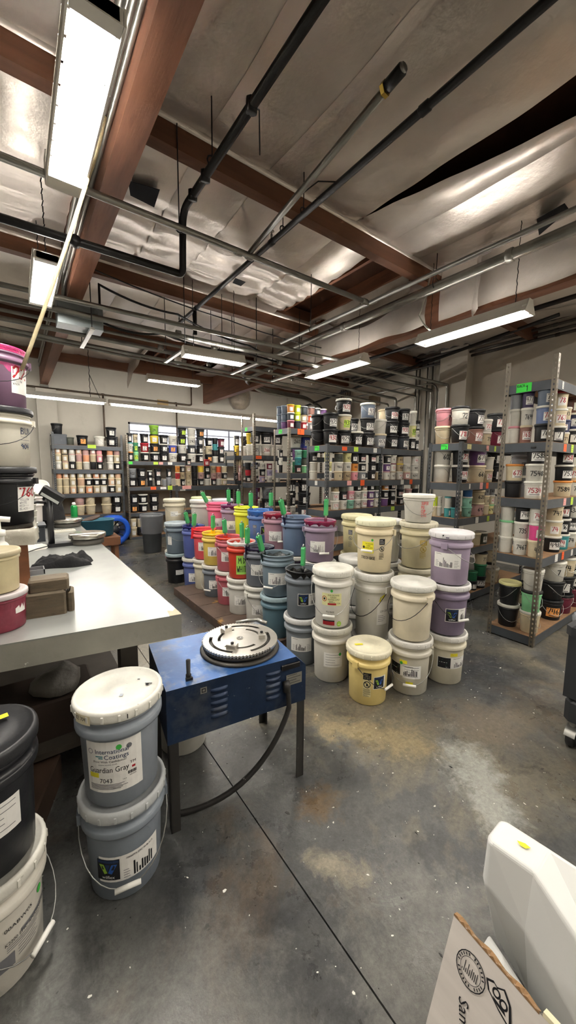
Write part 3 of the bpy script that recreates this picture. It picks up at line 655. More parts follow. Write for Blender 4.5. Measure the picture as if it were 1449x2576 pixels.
rack('6', 'rack behind the tall one, its top holding a yellow pail', 3.56, 5.3, 6.62, 7.04, (1.83, 1.33, .85, .10), 1.90, POSTD)
rack('7', 'low shelf unit crowded with small tubs before the back wall', 2.20, 3.44, 6.20, 6.52, (1.262, .72, .10), 1.275, POSTD)
rack('B', 'narrow rack against the back wall holding skin tone tubs', .60, 1.86, 8.40, 8.86, (2.0, 1.526, 1.046, .606, .17), 2.24, POSTD)
rack('C', 'wide rack against the back wall piled with pails under the window', 1.93, 5.4, 8.40, 8.86, (1.712, 1.156, .589, .06), 2.26, POSTM, bays=(3.66,))
def shelf_tag(key, side, px, z, wd, ht, m, txt=None, ink=INK, seed=0):
    t, x0, x1, y0, y1 = RACKS[key]
    if side == 'f':
        c = Vector((x_at(px, y0, z)-x0, .002, z)); a = Vector((1, 0, 0)); nrm = Vector((0, -1, 0))
    else:
        c = Vector((.002, y_at(px, x0, z)-y0, z)); a = Vector((0, -1, 0)); nrm = Vector((-1, 0, 0))
    d = Decal(None, 0, 0, (c, a, Vector((0, 0, 1)), nrm)); d.rect(-wd/2, -ht/2, wd/2, ht/2, m, .0012)
    if txt and len(txt) > 2:
        d.hand(txt[:4], -wd*.44, ht*.08, ht*.30, ink); d.hand(txt[4:].strip(), wd*.12, -ht*.38, ht*.55, ink)
    elif txt: d.hand(txt, -wd*.2, -ht*.3, ht*.6, ink)
    else: d.lines(-wd*.38, wd*.38, -ht*.3, ht*.3, ink if m in (PAPER, LIME) else RED, 3, seed)
    return d.build(t, 'shelf_tag')
shelf_tag('1', 'e', 1318, 2.285, .12, .075, NEON, 'RACA1'); shelf_tag('2', 'e', 1118, 1.828, .085, .06, NEON, 'RACA2'); shelf_tag('3', 'e', 797, 1.83, .09, .06, NEON, 'RACA3')
shelf_tag('4', 'e', 705, 2.135, .09, .06, NEON, 'RACA4'); shelf_tag('5', 'e', 619, 2.262, .08, .06, NEON, 'RACA5'); shelf_tag('4', 'f', 757, 2.13, .13, .085, ORG, '1', INK)
for key, side, px, z, w_, h_, m in (('1', 'f', 1417, 2.285, .035, .06, PAPER), ('1', 'f', 1422, 1.772, .07, .065, ORG), ('1', 'f', 1440, 1.772, .06, .07, LIME), ('1', 'f', 1421, 1.285, .07, .065, PINKT), ('1', 'f', 1439, 1.285, .06, .07, LIME), ('1', 'f', 1400, .767, .07, .07, PAPER), ('1', 'f', 1416, .767, .06, .075, ORG), ('1', 'f', 1439, .767, .05, .06, PAPER),
        ('2', 'f', 1181, 1.828, .09, .055, PALEY), ('2', 'f', 1227, 1.828, .06, .06, PINKT), ('2', 'f', 1246, 1.828, .04, .06, LIME), ('2', 'f', 1182, 1.388, .03, .055, PAPER), ('2', 'f', 1211, 1.388, .07, .075, PINKT), ('2', 'f', 1226, 1.388, .06, .07, ORG), ('2', 'f', 1200, .985, .07, .07, PAPER), ('2', 'f', 1228, .985, .06, .065, LIME),
        ('3', 'f', 867, 1.83, .09, .05, ORG), ('3', 'f', 896, 1.83, .08, .06, LIME), ('3', 'f', 944, 1.83, .07, .06, PAPER), ('3', 'e', 795, 1.39, .05, .055, PAPER), ('3', 'f', 879, 1.39, .08, .06, PINKT), ('3', 'f', 912, 1.39, .08, .075, ORG), ('3', 'f', 1012, 1.39, .07, .07, PAPER), ('3', 'f', 1034, 1.39, .07, .07, ORG), ('3', 'f', 988, 1.005, .08, .06, LIME),
        ('5', 'f', 651, 1.765, .12, .055, ORG), ('C', 'f', 327, 1.672, .10, .06, NEON), ('C', 'f', 392, 1.672, .10, .06, LIME), ('C', 'f', 405, 1.672, .09, .055, PINKT), ('C', 'f', 428, 1.672, .10, .06, PAPER), ('C', 'f', 386, 1.116, .12, .065, ORG), ('C', 'f', 411, 1.116, .13, .05, PAPER), ('B', 'f', 231, 1.985, .15, .07, LIME), ('7', 'f', 470, 1.235, .16, .06, PINKT), ('7', 'f', 428, 1.235, .08, .07, LIME), ('7', 'f', 460, 1.19, .09, .02, PAPER)):
    shelf_tag(key, side, px, z, w_, h_, m, None, INK, int(px))

# ================================================================ ink pails and tubs
COL = {'K': ('1a1b1e', 'black'), 'W': ('dedbd0', 'white'), 'C': ('d6c8a8', 'cream'), 'G': ('8b8e92', 'grey'), 'D': ('363b42', 'charcoal'), 'S': ('6f7c8e', 'slate'),
 'T': ('b5a383', 'tan'), 'P': ('c39d98', 'dusty pink'), 'Pk': ('e39aa4', 'pink'), 'Hp': ('e0508f', 'hot pink'), 'R': ('a32630', 'red'), 'M': ('6d2438', 'maroon'), 'O': ('d98c40', 'orange'),
 'Or': ('e2643f', 'coral'), 'Y': ('e6c840', 'yellow'), 'Yp': ('e2dc9c', 'pale yellow'), 'YG': ('c6da2c', 'lime'), 'V': ('6b4a7a', 'purple'), 'L': ('a79bb8', 'lilac'), 'B': ('4450a0', 'blue'),
 'Bl': ('2f6299', 'bright blue'), 'Bs': ('7484ab', 'slate blue'), 'Nv': ('2f3559', 'navy'), 'Tl': ('3f9296', 'teal'), 'Mi': ('8fc6b0', 'mint'), 'Gn': ('2f7a55', 'green'), 'Lg': ('86cb94', 'light green'),
 'Br': ('8c665c', 'brown'), 'Gd': ('4c5047', 'olive'), 'Lm': ('8fc23f', 'leaf green'), 'Pe': ('dfa07c', 'peach'), 'Dv': ('4d4266', 'dark violet'), 'Sk': ('dcb89a', 'beige')}
def pail_profiles(r, h, rim=.06):
    b = r*(.84 if h > .18 else .90)
    body = [(0, 0), (b*.96, 0), (b, .004), (r*.955, h*.78), (r*.955, h*.785), (r*1.005, h*.79), (r*1.005, h*.83), (r*.965, h*.835), (r*.985, h*.93), (r*.9, h*.93), (0, h*.93)]
    lid = [(r*.93, h*.875), (r*1.04, h*.875), (r*1.055, h*.885), (r*1.055, h*.975), (r*1.02, h), (r*.92, h), (r*.89, h*.985), (0, h*.985)]
    return body, lid
KINDS = {'p': (.100, .200, 'pail', 'gallon pails'), 'P': (.122, .215, 'pail', 'gallon pails'), 'm': (.073, .153, 'tub', 'ink tubs'), 't': (.055, .118, 'tub', 'ink tubs'), 'q': (.08, .152, 'tub', 'ink tubs')}
KM = {}
for k_, (r, h, nm, gp) in KINDS.items():
    b_, l_ = pail_profiles(r, h); seg = 20 if k_ in 'pP' else 18
    bm = MB().lathe(b_, seg).mesh('pail'); bm.materials.append(PLASTIC); lm = MB().lathe(l_, seg).mesh('lid'); lm.materials.append(LIDP)
    hm = None
    if k_ in 'pP':
        m_ = MB(); pts = []
        for i in range(13):
            a = PI*i/12; pts.append((1.03*r*math.cos(a), -1.05*r*math.sin(a)**.8, h*.80-.52*h*math.sin(a)))
        m_.tube(pts, .0022, 5, cap=False); hm = m_.mesh('handle'); hm.materials.append(WIRE)
    KM[k_] = (bm, lm, hm)
ORD = ['', 'first', 'second', 'third', 'fourth', 'fifth', 'sixth', 'seventh', 'eighth', 'ninth', 'tenth', 'eleventh', 'twelfth', 'thirteenth', 'fourteenth', 'fifteenth', 'sixteenth', 'seventeenth']
RN = {'1': 'rack one', '2': 'rack two', '3': 'rack three', '4': 'rack four', '5': 'rack five', '6': 'rack six', '7': 'low rack', 'B': 'skin tone rack', 'C': 'wide back rack'}
SHN = {0: 'top', 1: 'second', 2: 'third', 3: 'fourth', 4: 'bottom'}
CAN_N = {'p': 0, 't': 0}
def can(kind, x, y, z, body, lid, text, face, sxy, label, group):
    r, h, nm, gp = KINDS[kind]; bm, lm, hm = KM[kind]
    jit = rnd.uniform(.92, 1.06)
    def cc(c):
        c = lin(COL[c][0]); v = rnd.uniform(.9, 1.08); return tuple(min(1, q*v) for q in c)
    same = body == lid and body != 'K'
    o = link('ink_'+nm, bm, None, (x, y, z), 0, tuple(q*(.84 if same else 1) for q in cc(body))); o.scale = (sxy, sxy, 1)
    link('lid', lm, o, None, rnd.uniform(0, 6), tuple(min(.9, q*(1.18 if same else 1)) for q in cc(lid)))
    if hm is not None:
        hd = link('handle', hm, o, None, face+PI/2+rnd.uniform(-1.4, 1.4))
    if text:
        ink = INK; bg = PAPER; tx = text
        fl_ = ''
        while tx and tx[-1] in 'rknyo': fl_ = tx[-1]+fl_; tx = tx[:-1]
        if tx == '0': tx = ''
        if 'r' in fl_: ink = RED
        if 'n' in fl_: bg = None
        if 'y' in fl_: bg = LIME
        if 'o' in fl_: bg = mat('label_orange', 'eda35a', .6)
        b0 = .84 if h > .18 else .90
        rad = lambda zz: r*(b0+(.957-b0)*zz/(h*.78))
        az = face+rnd.uniform(-.22, .22)
        d = Decal(rad, az, h*.42+rnd.uniform(-.01, .01)*h)
        nch = max(1, len(tx)); lh = h*.26
        tw = sum(.35 if c in '1. I' else .68 for c in tx)*lh
        wd = max(r*.95, tw*1.12)
        if tw > r*1.75: lh *= r*1.75/tw; tw = r*1.75; wd = tw*1.1
        if bg is None and body == 'K': bg = PAPER
        if bg: d.rect(-wd/2, -h*.24, wd/2, h*.22, bg)
        if tx: d.hand(tx, -tw/2+lh*.06, -lh*.30, lh, ink, lh*.15)
        else: d.lines(-wd*.4, wd*.4, -h*.18, h*.15, GREYINK, 4, int(abs(x*100)))
        if bg and tx and rnd.random() < .6: d.rect(-wd*.3, -h*.20, wd*.35, -h*.165, INK if rnd.random() < .5 else GREYINK, .0016)
        d.build(o)
    return tag(o, label, 'ink '+nm, group)
def fill(key, shi, z, spec, face=-PI/2, order='left'):
    """spec lines: '<px> <dy> <kind> <can> <can> ...' bottom to top; a can is body,lid[,text]; px prefixed E stands on the rack's left end"""
    t, x0, x1, y0, y1 = RACKS[key]; st = []
    for ln in spec.strip().split('\n'):
        p = ln.split(); kind = p[2]; zz = z+.12
        if p[0][0] == 'E':
            x = x0+float(p[1]); y = y_at(float(p[0][1:]), x, zz)
        else:
            y = y0+float(p[1]); x = x_at(float(p[0]), y, zz)
        rr = KINDS[kind][0]; x = max(x0+rr+.004, min(x1-rr, x)); y = max(y0+rr-.02, min(y1-rr, y))
        st.append([x, y, kind, p[3:], float(p[0].lstrip('E'))])
    st.sort(key=lambda s: s[4])
    for i, s in enumerate(st):
        r = KINDS[s[2]][0]*1.03; sc_ = 1.0
        for j, u in enumerate(st):
            if i == j: continue
            d = math.hypot(s[0]-u[0], s[1]-u[1]); r2 = KINDS[u[2]][0]*1.03
            if d < r+r2+.002: sc_ = min(sc_, max(.55, (d-.002)*r/(r+r2)/r))
        s.append(sc_)
    for i, (x, y, kind, cans, px, s_) in enumerate(st):
        zc = z; k2 = kind
        for lv, c in enumerate(cans):
            if c.startswith('+'): k2 = c[1]; c = c[2:]
            f_ = c.split(','); body, lid = f_[0], f_[1]; text = f_[2] if len(f_) > 2 else ''
            h = KINDS[k2][1]; n = len(cans)
            lvl = 'lone' if n == 1 else ('bottom' if lv == 0 else ('top' if lv == n-1 else ('middle' if n == 3 else ORD[lv+1])))
            num = ''.join(q for q in text if q.isdigit())
            lab = '%s %s, %s lid%s, %s in %s stack, %s %s shelf' % (COL[body][1], KINDS[k2][2], COL[lid][1], (' numbered '+num) if len(num) > 1 else '', lvl, ORD[i+1], RN[key], SHN[shi])
            if len(lab.split()) > 16: lab = lab.replace(' numbered '+num, '')
            fc = face if not callable(face) else face(x, y)
            can(k2, x+rnd.uniform(-.004, .004), y, zc, body, lid, text, fc, s_, lab, KINDS[k2][3]+' on the racks')
            zc += h*.985
fcam = lambda x, y: math.atan2(-y, -x)*.5+(-PI/2)*.5 if math.atan2(-y, -x) < 0 else -PI/2
fcam2 = lambda x, y: math.atan2(-y, -x)
F34 = lambda x, y: -PI/2-.30
# rack 3
fill('3', 0, 1.868, '''
E801 .11 p K,K K,K
831 .105 p K,K,430r K,K,425k
863 .105 p K,K,429k C,W,431y K,W,423r
882 .30 p K,K K,K,406k
894 .105 p K,W,421k
923 .105 p K,K,427k K,K,433k S,W,41k
953 .105 p G,C,426k W,W
966 .30 p K,K C,C C,T,4n
983 .105 p K,K,403k K,K,400k K,K,436r
1011 .105 p D,K,40k K,K,455r K,K,414k
1036 .105 p K,W,477k Yp,W,450y W,W
1060 .08 m K,K,411k W,W,412n K,K,4k
1079 .08 m W,W,4rn C,K,479k K,K,475k
''', F34)
fill('3', 1, 1.427, '''
E785 .07 t W,W W,W K,K,369k
806 .07 t W,W,1n W,W,451n Yp,Yp,459n
829 .07 t W,W,8n Yp,Yp,461n W,W
851 .07 t C,C,4n W,W,466n Gd,C,483n
873 .07 t T,T,462n W,W,44n Yp,Yp,453n
890 .07 t Pk,C,4n O,K,44n K,K,4k
910 .07 t G,W,4k K,W,47k K,K,451r
935 .07 t K,K,9k K,K,469k K,K,457r
952 .07 t T,W K,K W,G
972 .07 t W,P,4n V,W,4k K,W,45k
987 .07 t W,T,417n W,M,55r W,W,4n
1004 .07 t W,W,426r T,Y,424n T,K,417n
1023 .07 t P,C,4k W,W,735n
1042 .07 t W,W,4247n W,W,405n W,W,467r
''', F34)
fill('3', 2, 1.046, '''
793 .07 t K,K W,W
815 .07 t Mi,W,56r P,W,50r W,G,519k
842 .07 t W,W,570r W,W,582r T,T,543n
862 .07 t W,W,53n K,K,58r Gd,K
881 .07 t Mi,Mi,563n Pk,Pk,509r
898 .07 t W,W,5639n W,W,567n K,K,52k
914 .07 t W,W,508r W,W,54r C,C,58r
931 .07 t V,C,52k V,W,51k K,K,5k
947 .07 t W,C,55n G,W,5k Gd,G
967 .07 t V,W K,W,51k O,K,534r
985 .07 t K,K,5k K,W,515k K,K,51r
1006 .07 t K,W,515k K,K,5135r G,G,577n
1026 .07 t C,C,5r P,P,5r
1042 .07 t K,K,2k K,K W,W
''', F34)
# rack 4
fill('4', 0, 2.175, '''
E705 .07 t S,S S,S S,S
E716 .07 t V,S S,S S,S
731 .07 t M,Pk,0 D,W,0 O,Y,0
747 .07 t D,D YG,YG,0 YG,YG,0
764 .07 t R,P,0 T,K,0 D,G
782 .07 t G,W,0 Or,W,0 Br,G
797 .07 t D,G D,G,0 D,W,0
813 .07 t V,W V,W V,W
''', F34)
fill('4', 1, 1.509, '''
E697 .07 t W,W K,K,2k W,W
E706 .07 t K,K W,W,8n K,K,1k
716 .06 t W,Lg,65r Mi,W,365r K,W,3k
731 .06 t W,W,33n W,W,95n K,K,390k
750 .06 t K,K,301r Tl,Tl,325n Mi,Mi,3375n
767 .06 t Lg,W Gd,K Gn,Gn
743 .26 p Gn,W V,D W,W,2603n
766 .26 p K,K V,V B,W,26k
''', F34)
fill('4', 2, .80, '''
703 .105 p W,W K,W K,K,3k
735 .105 p W,W,359n K,K,353k K,K,342k
764 .105 p D,K,3r K,K,11k K,K,31k
''', F34)
fill('5', 1, 1.804, '''
614 .28 p W,W Y,Y,0
640 .105 p W,W,25n K,K,94k
670 .105 p W,W,266r K,K,234k
697 .105 p W,W,27n K,K,261k
''', F34)
fill('5', 2, 1.326, '''
611 .30 t K,K,2k R,K K,K
626 .07 t P,P,293n W,W,277n B,B,1k
645 .07 t K,K,22k W,W,261n K,K,23k
660 .07 t L,P,25r K,K,21k W,W,277n
678 .07 t W,W,224n L,W,20n M,W,2k
698 .07 t W,W,2n L,W
''', F34)
fill('5', 3, .83, '''
623 .105 p M,M V,V,202n
647 .105 p W,W,278n M,M,2271k
672 .105 p K,K,24k G,G,231n
''', F34)
fill('6', 0, 1.83, '''
573 .12 p K,K W,W,135n
594 .105 p Y,Y,107n K,K,402k
616 .105 p W,W K,K
''', F34)
fill('6', 1, 1.33, '''
586 .12 q K,K,7k C,W C,W
603 .10 q P,P,10n P,P,76r C,C
''', F34)
fill('7', 0, 1.262, '''
441 .07 t C,C R,C,127n O,C,129n
459 .07 t K,K,18k T,T,132n K,W,159k
474 .07 t C,T,45n T,T,4n T,P,50r K,K,141r
489 .07 t K,K K,K K,K
505 .07 t K,K,173k P,P,113n Y,O
521 .07 t W,W K,K,81r K,K,192k R,R,151r
537 .07 t K,M,7r P,T,760n T,T,1495n
550 .07 t W,W P,P,65n Or,T
564 .07 t C,C,2r K,W,76k C,W
''', -PI/2-.15)
fill('B', 0, 2.0, '''
174.5 .10 q Gd,Gd
207 .11 p K,K,2o
250 .11 p W,W,0
280 .11 p K,K,0 K,K,1k
''')
fill('B', 1, 1.526, '''
147 .09 q W,W,0 C,C,0 Sk,C,0
164 .09 q C,P,0 T,K,0 C,C,0
182 .09 q K,K,1k W,P,0 W,W,0
199 .09 q C,C P,P Sk,C,0
217 .09 q W,W Pe,P P,C
235 .09 q K,K C,C P,C,0
251 .09 q K,K,0 Pk,C,0 Pk,C
277 .09 q W,W,0 W,W,0 Pe,Pe
294 .09 q K,C,0 C,C,0 P,P
''')
fill('B', 2, 1.046, '''
150 .09 q C,C C,C Pe,Sk
167 .09 q C,C C,C Sk,C,0
184 .09 q Sk,C,0 C,C,0 C,W,0
205 .09 q C,C,0 Sk,Sk C,C,0
224 .09 q Pe,C,0 K,W,0 C,C,0
243 .09 q C,C,0 K,W,0 Pe,K,0
261 .09 q W,C,0 K,W,0 C,C,0
281 .09 q K,W,0 Sk,C,0 C,C,0
298 .09 q C,C,0 C,C,0 Sk,C
''')
fill('B', 3, .606, '''
201 .11 p C,C P,C
228 .11 p C,C C,W
268 .11 p C,C C,C
294 .11 p K,K,0 K,K,0
''')
fill('B', 4, .17, '''
280 .11 p W,W C,C
302 .11 p W,W W,W
''')
fill('C', 0, 1.712, '''
323 .11 p K,O,3r W,Tl,12n K,K,0
342 .11 p Lg,Lg,1924y Gn,Gn,24y C,K,2186n
364 .11 p K,W,0 R,R,2k K,K,0
389 .11 p K,W,21k K,K,2o Y,K,0 Lm,Lm,24n
412 .11 p K,K,2k K,W,1k K,K,2k
435 .11 p W,W,2769n B,W,2o W,W,27n
459 .11 p K,K,0 W,W,1n K,K,2y K,K,1y
482 .11 p W,W,2n D,D,2k W,W,2162n W,W
505 .11 p K,W,220k K,K,2k D,D,0 K,K,2o
525 .11 p K,K,2o C,C,2802n K,K,0
541 .11 q W,W K,K Tl,Tl K,K
556 .11 p K,K,0 K,K,2r M,K,0
''')
fill('C', 1, 1.156, '''
333 .11 p K,K,0 G,G,422n
356 .11 p K,K,2o K,K,42k
378 .09 t K,K K,K,1k K,W,1k
397 .11 p K,K,0 K,K,429r
413 .10 q G,G
425 .11 p G,G K,K,2r
''')
fill('C', 2, .589, '''
336 .11 p K,K,2o K,K,0
360 .11 p K,W,0 K,W,0
388 .11 p K,K,4k K,K,0
''')
fill('C', 3, .06, '''
333 .11 p C,C,0 C,C,0
355 .11 p K,K C,W
378 .11 p K,K C,C
''')
fill('2', 0, 1.868, '''
E1112 .12 p C,C Pk,Pk,7n
1156 .105 p K,K,718r W,K,72n
1193 .105 p Br,K,725r K,K,722k
1219 .09 m C,W,715n W,W,721r
1245 .10 p M,K,705k K,K,730r
''', F34)
fill('2', 1, 1.428, '''
E1113 .12 p W,W W,W,602n
1157 .105 p K,W,49r K,K,21r
1198 .105 p C,C,66n V,K,674k
1224 .09 m C,C,28r W,W
1244 .10 p K,K,6k K,K,6k
''', F34)
fill('2', 2, 1.03, '''
E1094 .06 t C,C YG,Yp
E1105 .09 t W,W W,W,3n
E1127 .10 t Tl,W,31r W,Tl,6n
1144 .09 t Tl,Tl,1k K,K
1174 .07 t Mi,Mi,631n Mi,W,63n Bl,Bl
1201 .07 m P,C,692n C,C,620n
1218 .07 t C,C C,C,61n G,P,6n
1231 .07 t Yp,Lg,690n C,W,67r G,K,65n
1246 .07 t W,W W,K
''', F34)
fill('2', 3, .66, '''
1194 .09 m C,C
1211 .08 m Gd,W,87k
''', F34)
fill('2', 4, .10, '''
1188 .07 t K,K,1k Gn,Gn
1206 .07 m K,K,7753k Gn,Gn C,K,77n
1233 .10 p C,W
1226 .28 p Gd,K C,W,7n
''', F34)
# rack 1: columns on its left end, then the run to the right
F1 = lambda x, y: -PI+.70
fill('1', 1, 1.813, '''
E1291 .075 m W,Pk W,W G,D
E1323 .075 m Br,C,7613r W,W,7699n Dv,Dv,477k
E1367 .075 m K,K,766k Bs,W,767r S,W,79k
E1309 .22 m P,P G,W G,D
1398 .09 m K,W,7k C,W,767r C,R,78r
1416 .12 t C,W,71n Nv,Nv,76r C,W,73n
1440 .08 m K,W,7k Nv,W,7k Br,Br,7k
''', F1)
fill('1', 2, 1.323, '''
E1291 .075 m K,K C,O,673r
E1343 .075 m W,W,7534r W,W,7548n K,K,7588k
E1309 .25 p G,W G,G,75n
1415 .09 m C,O,7584n K,W,753k K,K,758r
1441 .09 m W,O,75n C,W,753r
''', F1)
fill('1', 3, .805, '''
E1271 .075 m W,W W,Lg W,W
E1309 .075 m W,W,7467n W,W,735n K,Gn,7481k
E1347 .075 m C,C,434n Hp,W,7k W,W,7454r
1388 .08 m K,W,498k C,W,74r C,W,741n
1409 .08 m Tl,W,74r K,W,716k K,K,747r
1428 .08 m W,W,74n K,K,444k W,W,4836n
1446 .08 m C,C,447r K,K,43y W,W,7n
''', F1)
fill('1', 4, .093, '''
E1269 .13 P K,W K,Yp
E1332 .13 p C,W,7n Lg,K W,W
E1304 .30 p C,K C,K,745n
1384 .10 p K,K,746o K,K W,W,7n
1411 .10 p M,K K,K,7k C,W,74n
1438 .10 p M,M K,W,7k K,K,74k
''', F1)
# plain grey bin under the topmost pail on the skin tone rack
t = thing('storage_bin', (x_at(148, 8.5, 2.1), 8.52, 2.0)); MB().bbox_bev(-.125, -.12, 0, .125, .12, .20, .012).build('body', mat('bin_grey', '4b5058', .5, var=.3, spots=('8f9298', 12, .6, .75, .4)), t)
MB().box(-.13, -.125, .17, .13, .125, .195).build('rim', mat('bin_grey'), t); tag(t, 'square dark grey bin on the skin tone rack top', 'bin')
can('p', t.location.x-.02, 8.52, 2.203, 'K', 'K', '', -PI/2, .95, 'black pail set on the square grey bin', 'gallon pails on the racks')
# ================================================================ five-gallon buckets
BODY = [(0, .0), (.126, 0), (.131, .006), (.1405, .262), (.1405, .268), (.1555, .270), (.1565, .276), (.1565, .292), (.153, .296), (.143, .297), (.1435, .316), (.1485, .318), (.1485, .327), (.1445, .329), (.146, .352)]
OPEN = BODY+[(.1515, .353), (.1525, .358), (.150, .363), (.1425, .362), (.1415, .35), (.137, .26), (.136, .24)]
CLOSED = BODY+[(.14, .36), (0, .36)]
LID = [(.148, .333), (.157, .332), (.1605, .336), (.1615, .345), (.1615, .362), (.1585, .370), (.152, .3735), (.146, .372), (.1425, .364), (.10, .3635), (.04, .365), (.035, .370), (0, .370)]
def _mm(prof, name, m, seg=36):
    me = MB().lathe(prof, seg).mesh(name); me.materials.append(m); return me
M_OPEN, M_CLOSED, M_LID = _mm(OPEN, 'bucket', CLEAN), _mm(CLOSED, 'bucket', CLEAN), _mm(LID, 'lid', LIDP)
m_ = MB()
for k_ in range(18):                      # pry tabs round the lid skirt
    a = 2*PI*k_/18; c, s_ = math.cos(a), math.sin(a); w_ = .004
    P = lambda r, t, z: (r*c-t*s_, r*s_+t*c, z)
    m_.add([P(.1612, -w_, .336), P(.1612, w_, .336), P(.1612, w_, .362), P(.1612, -w_, .362), P(.1640, -w_, .339), P(.1640, w_, .339), P(.1640, w_, .359), P(.1640, -w_, .359)], [(4, 5, 6, 7), (0, 1, 5, 4), (1, 2, 6, 5), (2, 3, 7, 6), (3, 0, 4, 7)])
M_TAB = m_.mesh('lid_tabs'); M_TAB.materials.append(LIDP)
def bail_mesh(drop, m):
    mb = MB(); pts = []
    for i in range(17):
        a = PI*i/16; s_ = math.sin(a); pts.append((.162*math.cos(a), -.172*s_**.75, .282-drop*s_**.9))
    mb.tube(pts, .0022, 6, cap=False); me = mb.mesh('bail'); me.materials.append(m); return me
def grip_mesh(drop):
    mb = MB(); mb.tube([(-.045, -.172, .282-drop), (.045, -.172, .282-drop)], .009, 8); me = mb.mesh('grip'); me.materials.append(GRIP); return me
def ear_mesh():
    mb = MB(); mb.box(.150, -.022, .262, .166, .022, .302)
    me = mb.mesh('ear'); me.materials.append(CLEAN); return me
DROPS = {.19: (bail_mesh(.19, WIRE), grip_mesh(.19)), .12: (bail_mesh(.12, WIRE), grip_mesh(.12)), .15: (bail_mesh(.15, WIREK), grip_mesh(.15))}
M_EAR = ear_mesh()
def brad(hs=1.0): return lambda z: .131+(.1405-.131)*max(0, min(1, z/.262))
def hexc(h): return lin(h)
def bucket(x, y, z, col, lid=None, open_ink=None, label='', bail=None, art=(), hs=1.0, rs=.955, drip=None, tabs=True, group='five gallon buckets'):
    """bail=(azimuth, drop, grip?); art=list of functions that print on a Decal; open_ink=hex colour of the ink inside"""
    o = link('bucket', M_OPEN if lid is None else M_CLOSED, None, (x, y, z), 0, hexc(col)); o.scale = (rs, rs, hs)
    if lid:
        l_ = link('lid', M_LID, o, None, 0, hexc(lid))
        if tabs: link('pry_tabs', M_TAB, l_, None, rnd.uniform(0, 1), hexc(lid))['kind'] = 'stuff'
    if open_ink:
        mb = MB(); n, q = 24, random.Random(int(x*1000)); rings = [(.0, .285), (.05, .288), (.10, .284), (.128, .30), (.139, .33)]
        vs = [(0, 0, .287)]; fs = []
        for i, (r_, zz) in enumerate(rings[1:]):
            for k in range(n): vs.append((r_*math.cos(2*PI*k/n), r_*math.sin(2*PI*k/n), zz+q.uniform(-.018, .018)*(1.2 if i > 1 else .7)))
        for k in range(n): fs.append((0, 1+k, 1+(k+1) % n))
        for i in range(len(rings)-2):
            for k in range(n): fs.append((1+i*n+k, 1+(i+1)*n+k, 1+(i+1)*n+(k+1) % n, 1+i*n+(k+1) % n))
        me = mb.add(vs, fs, 0, True).mesh('ink'); me.materials.append(INKP); link('ink', me, o, None, 0, hexc(open_ink))
    if drip:
        dcol, lo, hi, a0, a1 = drip; mb = MB(); q = random.Random(int(y*1000)+5); n = 40; top = []; bot = []
        for k in range(n+1):
            a = a0+(a1-a0)*k/n; d = q.uniform(lo, hi)*(.25 if k in (0, n) else 1)
            top.append(a); bot.append(d)
        vs = []
        for a, d in zip(top, bot):
            c, s_ = math.cos(a), math.sin(a); ro = lambda zz: .1555 if zz > .350 else .1495
            for r_, zz in ((.139, .352), (.1505, .3665), (.1550, .358), (.1508, .345), (.1508, max(.300, .358-d)), (.1470, max(.300, .358-d)-.002)): vs.append((r_*c, r_*s_, zz))
        w_ = 6; fs = [(k*w_+j, k*w_+j+1, (k+1)*w_+j+1, (k+1)*w_+j) for k in range(n) for j in range(w_-1)]
        me = mb.add(vs, fs, 0, True).mesh('ink_drip'); me.materials.append(INKP); link('ink_drip', me, o, None, 0, hexc(dcol))
    if bail:
        az, drop, grip = bail; bm, gm = DROPS[drop]; h_ = link('bail', bm, o, None, az+PI/2)
        if grip: link('grip', gm, h_)
        link('ear', M_EAR, o, None, az+PI/2, hexc(col)); link('ear', M_EAR, o, None, az-PI/2, hexc(col))
    for f in art: f(o)
    return tag(o, label, 'bucket', group)
def cam_az(x, y): return math.atan2(-y, -x)
# -- printed labels
def art_std(az, zc=.15, wd=.17, ht=.105, seed=1, logo=None):
    def f(o):
        d = Decal(brad(), az, zc); d.rect(-wd/2, -ht/2, wd/2, ht/2, PAPER)
        d.lines(-wd*.42, -wd*.1, ht*.36, ht*.40, INK, 1, seed)
        d.lines(-wd*.42, -wd*.28, -ht*.4, -ht*.05, GREYINK, 5, seed); d.bars(-wd*.25, -ht*.42, wd*.22, ht*.2, INK, 11, seed)
        d.lines(wd*.26, wd*.45, -ht*.4, 0, GREYINK, 5, seed+1)
        if logo: logo(d, wd, ht)
        d.build(o)
    return f
def wil_logo(d, u, v, s, deep=NAVY, word='wilflex'):
    d.rect(u-s/2, v-s/2, u+s/2, v+s/2, INK, .0015); d.rect(u-s*.46, v+s*.33, u+s*.46, v+s*.46, deep, .0018)
    d.poly([(u-s*.40, v+s*.26), (u-s*.18, v+s*.26), (u-s*.02, v-s*.14), (u-s*.16, v-s*.2)], LGRN, .002)
    d.poly([(u-s*.14, v+s*.26), (u+s*.10, v+s*.26), (u-s*.02, v-s*.10)], NAVY, .0021)
    d.poly([(u+s*.40, v+s*.26), (u+s*.16, v+s*.26), (u+s*.0, v-s*.14), (u+s*.16, v-s*.2)], BLUE, .002)
    if word: d.type(word, u-s*.28, v-s*.42, s*.15, WHITEP, .0022, width=s*.56)
def art_wil(az, zc=.14, s=.085, seed=2, panel=.11):
    def f(o):
        d = Decal(brad(), az, zc); d.rect(-s*.55, -s*.55, s*.55+panel, s*.55, PAPER); wil_logo(d, 0, 0, s)
        if panel > .05:
            d.bars(s*.75, -s*.42, s*.5+panel*.85, s*.2, INK, 9, seed); d.lines(s*.65, s*.5+panel*.8, s*.36, s*.38, INK, 1, seed)
        d.build(o)
    return f
